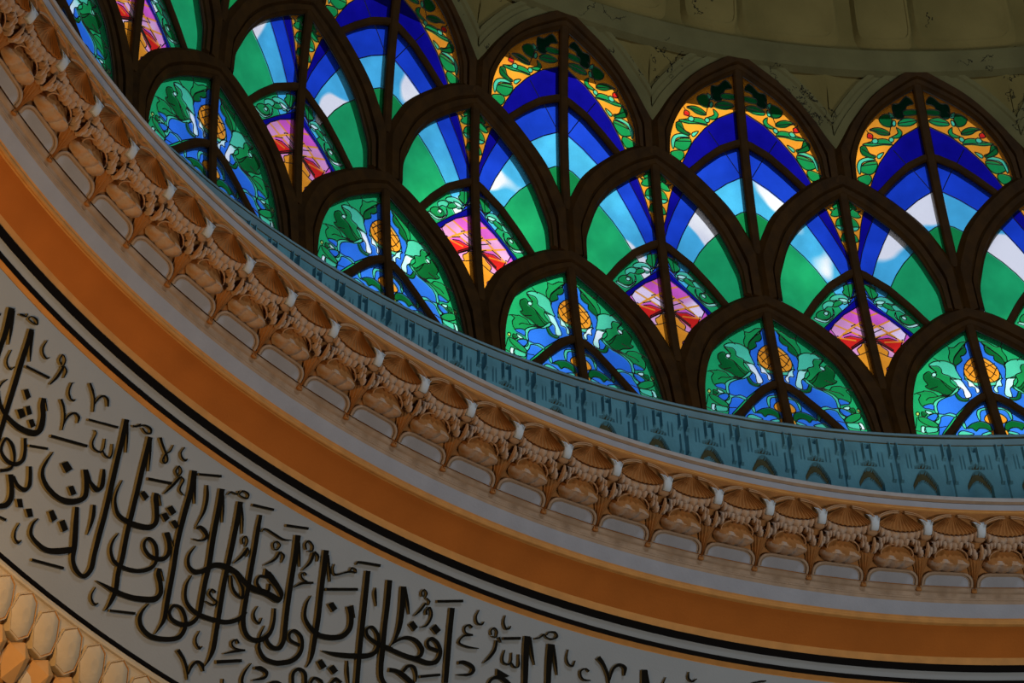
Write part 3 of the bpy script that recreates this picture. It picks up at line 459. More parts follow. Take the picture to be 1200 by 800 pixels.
# ================================================================= CORNICE
co=tag(empty('trim_3'),'carved plaster cornice ring with scallop shells, hanging drips and cartouches',kind='structure')
lathe('cornice_crown',[(10.30,24.66),(9.95,24.60),(9.86,24.575),(9.835,24.556),(9.836,24.543),(9.848,24.530)],M['ivory'],co)
lathe('dark_groove',[(9.848,24.530),(9.872,24.522),(9.864,24.516)],M['tan'],co)
lathe('cornice_fascia',[(9.866,24.514),(9.868,24.508),(9.894,24.484)],M['cream'],co)
lathe('orange_bead',[(9.894,24.484),(9.905,24.480),(9.899,24.473),(9.903,24.464),(9.914,24.462),(9.918,24.458),(9.935,24.456)],M['gold'],co)
def cl(u,v,n=0.):  # cornice-surface point: u in bays, v 0..1 down the slope, n metres towards the hall
    r=9.92+.486*v-.5265*n; z=24.453-.301*v-.8502*n; t=-u*DL; return (r*math.cos(t),r*math.sin(t),z)
lathe('cornice_bed',[(9.92+.486*v-.5265*n,24.453-.301*v-.8502*n) for v,n in ((-.02,.0),(0,0),(.1,-.02),(.6,-.03),(.93,-.012),(.962,.004),(1.0,-.002))],M['terra'],co)
UM=.4363  # bay width in metres
VMt=.5717
def shell():
    b=MB(); nf,nr=90,9; P=[]
    for i in range(nr+1):
        rho=i/nr; row=[]
        for j in range(nf+1):
            a=-1+2*j/nf; ang=a*1.5; rib=(.5-.5*math.cos(2*pi*(j/nf)*15))**1.6; edge=1+.045*rib*(rho>.9)
            u=.425*math.sin(ang)*rho**.9*edge; v=.006+.237*max(math.cos(ang),0)**.75*rho*edge+.125*abs(a)**2.2*rho
            n=.006+.034*rho**2.2-.012*(1-a*a)*math.sin(pi*rho)+rib*.016*min(1,rho*1.5)
            row.append(cl(u,v,n))
        P.append(row)
    row=[]
    for j in range(nf+1):
        a=-1+2*j/nf; ang=a*1.5; rib=(.5-.5*math.cos(2*pi*(j/nf)*15))**1.6
        row.append(cl(.43*math.sin(ang)*(1+.045*rib),.006+.250*max(math.cos(ang),0)**.75*(1+.045*rib)+.125*abs(a)**2.2,.02))
    P.append(row); b.grid(P)
    return mesh('shell',b.V,b.F,M['terra'],b.M,50)
def tube(b,pts,r,m=0,n=6,taper=None):
    pts=[np.array(p,float) for p in pts]; rings=[]
    for i,p in enumerate(pts):
        t=pts[min(i+1,len(pts)-1)]-pts[max(i-1,0)]; t/=np.linalg.norm(t)+1e-9
        a=np.cross(t,(0,0,1.)); a/=np.linalg.norm(a)+1e-9; c=np.cross(t,a); rr=r*(taper[i] if taper else 1)
        rings.append([p+rr*(math.cos(2*pi*k/n)*a+math.sin(2*pi*k/n)*c) for k in range(n)])
    b.grid(rings,cv=True,m=m)
def shell_arches():
    b=MB()
    for s in (1,-1):
        for (k,n0) in ((0,.02),(1,.03)):
            pts=[]
            for i in range(13):
                q=i/12; u=s*(.06+.40*q); v=.004+k*.02+(.085-k*.01)*q**2.6; pts.append(cl(u,v,n0+.03*q))
            tube(b,pts,.005,n=5)
    return mesh('shell_arch',b.V,b.F,M['peach'],b.M,'all')
def blob(b,u,v,n,ru,rv,rn,m=0,seg=10,rings=6,pow_=1.,vd=0.):
    P=[]
    for i in range(rings+1):
        a=-pi/2+pi*i/rings; row=[]
        for j in range(seg):
            q=2*pi*j/seg; c=math.cos(a)
            sx=math.copysign(abs(c*math.cos(q))**pow_,math.cos(q)); sn=math.copysign(abs(c*math.sin(q))**pow_,math.sin(q)); sy=math.copysign(abs(math.sin(a))**pow_,math.sin(a))
            row.append(cl(u+ru*sx,v+rv*sy,n+rn*sn))
        P.append(row)
    b.grid(P,cv=True,m=m)
def corbel():   # sits on the bay joint (u=0 here)
    b=MB(); prof=[(.085,.15,.02),(.10,.12,.035),(.13,.095,.05),(.16,.082,.062),(.20,.080,.07),(.25,.076,.072),(.27,.07,.065),(.275,.05,.03)]
    rings=[]
    for v,w,n in prof:
        row=[]
        for k in range(12):
            a=2*pi*k/12; row.append(cl(w*math.copysign(abs(math.cos(a))**.55,math.cos(a)),v,n*.5+.5*n*math.copysign(abs(math.sin(a))**.55,math.sin(a))))
        rings.append(row)
    b.grid(rings,cv=True); c=len(b.V); b.V.append(cl(0,.278,.02)); k0=(len(prof)-1)*12
    for k in range(12): b.F.append((k0+k,k0+(k+1)%12,c)); b.M.append(0)
    return mesh('corbel',b.V,b.F,M['corbel'],b.M,45)
def pleat(b,path,w0,w1,n0,n1,reps,per=8,drop=.02):
    # fluted skirt: path(a)->(u,v) top edge for a in -1..1, hanging w0..w1 down the slope
    nf=reps*per; rows=[]
    for k,(q,nn) in enumerate(((0,0.),(.12,.8),(.5,1.),(.8,.95),(1,.55),(1.02,-.6))):
        row=[]
        for j in range(nf+1):
            a=-1+2*j/nf; f=abs(math.sin(pi*j/per)); u,v=path(a); L=w0+(w1-w0)*(1-abs(a))
            row.append(cl(u,v+L*q+drop*f*(q>.7),(n0+(n1-n0)*nn)*1.0+(.016*f if nn>0 else 0)))
        rows.append(row)
    b.grid(rows)
def drips():
    b=MB()
    pleat(b,lambda a:(.425*math.sin(a*1.45),.135+.125*max(0,math.cos(a*1.45))**.8),.09,.085,.0,.042,8,drop=.03)
    pleat(b,lambda a:(.20*a,.325+.012*(1-a*a)),.07,.10,.0,.040,4,drop=.03)
    for s in (1,-1):
        pleat(b,lambda a,s=s:(s*.30+.085*a,.335+.02*s*a*0+.02*(s*a)),.07,.085,.0,.055,3)
        pleat(b,lambda a,s=s:(s*.365+.075*a,.405+.02*s*a),.09,.10,.0,.05,2)
        pleat(b,lambda a,s=s:(s*.435+.045*a,.46),.08,.09,.0,.05,1)
    return mesh('drip_fringe',b.V,b.F,M['drip'],b.M,50)
def pendant():
    b=MB(); tube(b,[cl(0,.36,.07),cl(0,.42,.085),cl(0,.50,.08),cl(0,.565,.06)],.016,n=6,taper=[.5,1,1,.4]); blob(b,0,.30,.02,.12,.05,.03,0,8,5)
    return mesh('pendant',b.V,b.F,M['peach'],b.M,50)
def bulb():
    b=MB(); nu,nv=40,22; P=[]
    for i in range(nv+1):
        q=i/nv; row=[]
        for j in range(nu+1):
            a=-1+2*j/nu; W=.20+.185*math.sin(min(1,q*1.3)*pi/2)-.12*max(0,q-.72)/.28
            lob=abs(math.cos(a*pi*1.5+q*.5)); lob2=abs(math.sin(a*pi*2.2+1.2)); prof=math.sqrt(max(0,1-a*a)); body=math.sin(pi*min(1,.06+q*.94)**1.25)**.55
            n=-.02+.100*prof**.7*body*(.18+.82*min(1,q*1.7)**1.5)+.034*lob*prof*body*(q>.35)*min(1,(q-.35)*4)+.012*lob2*prof*body*(q<.6)
            row.append(cl(W*a,.425+.305*q+.018*lob*q*prof,n))
        P.append(row)
    b.grid(P); b.M=[1 if (k//nu)/nv>.50+.07*math.cos((k%nu-nu/2)/nu*2*pi*2.5) else 0 for k in range(nu*nv)]  # cool light below and warm glow above put into the bulb colours
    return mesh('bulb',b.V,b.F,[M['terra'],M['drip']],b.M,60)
def bulb_hood():
    b=MB(); pts=[cl(.30*math.sin(a),.545-.125*math.cos(a),.035) for a in np.linspace(-1.75,1.75,17)]; tube(b,pts,.006,n=5)
    return mesh('bulb_hood',b.V,b.F,M['peach'],b.M,'all')
def flare():   # on the joint
    b=MB(); P=[]
    for i in range(13):
        q=i/12; v=.55+.39*q; W=.155*(1-q)**1.5+.035; row=[]
        for j in range(29):
            a=-1+2*j/28; rib=.5+.5*math.cos(a*pi*6); row.append(cl(W*a,v,-.02+.035*(1-a*a)+.009*rib))
        P.append(row)
    b.grid(P); return mesh('flare',b.V,b.F,M['terra'],b.M,50)
def cart_outline(k=1.,dv=0.):
    pts=[]; W=.445*k; vt=.755+dv; vb=.925-dv*.5; 
    pts.append((-W,vb)); pts.append((-W,vb-.045))
    for i in range(1,9):
        a=pi/2*i/9; pts.append((-W+(.20)*(1-math.cos(a)),vb-.045-(vb-.045-vt)*math.sin(a)))
    pts.append((-W+.21,vt)); q=[(-u,v) for u,v in pts[::-1]]; return pts+q
def cart_frame():
    b=MB(); pts=cart_outline(); tube(b,[cl(u,v,.012) for u,v in pts],.012,n=6); pts=cart_outline(.90,.022); tube(b,[cl(u,v,.006) for u,v in pts],.006,n=5)
    return mesh('cartouche_frame',b.V,b.F,M['tan'],b.M,'all')
def cart_panel():
    b=MB(); o=cart_outline(); i2=cart_outline(.88,.03)
    A_=[cl(u,v,.004) for u,v in o]; B_=[cl(u,v,.008) for u,v in i2]; b.grid([A_,B_],cv=True); c=len(b.V); n=len(B_); b.V.append(cl(0,.85,.010))
    for k in range(n): b.F.append((n+k,n+(k+1)%n,c)); b.M.append(0)
    return mesh('cartouche_panel',b.V,b.F,M['cream'],b.M,30)
def knob():
    b=MB(); blob(b,0,.985,.012,.055,.022,.022,0,12,6); 
    for s in (-1,0,1): tube(b,[cl(s*.03,.945,.01),cl(s*.032,.975,.014)],.006,n=5)
    return mesh('knob',b.V,b.F,M['terra'],b.M,60)
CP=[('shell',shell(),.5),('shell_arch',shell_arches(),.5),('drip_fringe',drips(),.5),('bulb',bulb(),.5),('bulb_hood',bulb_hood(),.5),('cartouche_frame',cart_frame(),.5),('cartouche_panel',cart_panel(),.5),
    ('corbel',corbel(),0),('pendant',pendant(),0),('flare',flare(),0),('knob',knob(),0)]
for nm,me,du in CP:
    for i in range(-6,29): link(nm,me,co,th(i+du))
# beads under the cartouches, fascia, bead and cove
def S2(pts): return pts
lathe('cornice_foot',[(10.375,24.172),(10.383,24.160),(10.392,24.152),(10.398,24.148),(10.412,24.146),(10.425,24.132),(10.428,24.118),(10.432,24.116),(10.436,24.106),(10.442,24.104),(10.448,24.090),(10.455,24.084)],M['tan'],co)
lathe('pale_fascia',[(10.455,24.084),(10.49,24.053),(10.534,24.018)],M['cream'],co)
cv=tag(empty('trim_4'),'plain ochre cove band with a slim bead along its upper edge',kind='structure')
lathe('cove_bead',[(10.534,24.018),(10.546,24.012),(10.550,24.000),(10.548,23.990),(10.556,23.980),(10.566,23.978),(10.572,23.985),(10.585,23.985)],M['gold'],cv)
lathe('cove',[(10.580,23.988),(10.62,23.972),(10.68,23.946),(10.74,23.918),(10.80,23.885)],M['cove'],cv)
lathe('cove_fillet',[(10.80,23.885),(10.81,23.872),(10.835,23.845)],M['gold'],cv)
fz=tag(empty('wall_frieze'),'pale grey sloping frieze carrying the inscription between thin black lines',kind='structure')
lathe('black_band',[(10.835,23.845),(10.830,23.836),(10.874,23.808),(10.880,23.814)],M['black'],fz)
lathe('pale_band',[(10.880,23.818),(10.905,23.800),(10.930,23.783)],M['frieze'],fz)
lathe('black_line',[(10.930,23.783),(10.927,23.777),(10.953,23.757),(10.957,23.762)],M['black'],fz)
lathe('lit_chamfer',[(10.957,23.765),(10.992,23.752),(10.998,23.737)],M['gold'],fz)  # warm light on the chamfer put into its ochre colour
N_f=(-.768,-.640)
def fp(s,n=0): return (10.959+1.001*s+N_f[0]*n,23.777-1.2*s+N_f[1]*n)
lathe('frieze_ground',[fp(.032),fp(.3),fp(.6),fp(.99)],M['frieze'],fz)
lathe('lower_black_line',[fp(.990,0),fp(.992,.008),fp(1.008,.008),fp(1.010,0)],M['black'],fz)
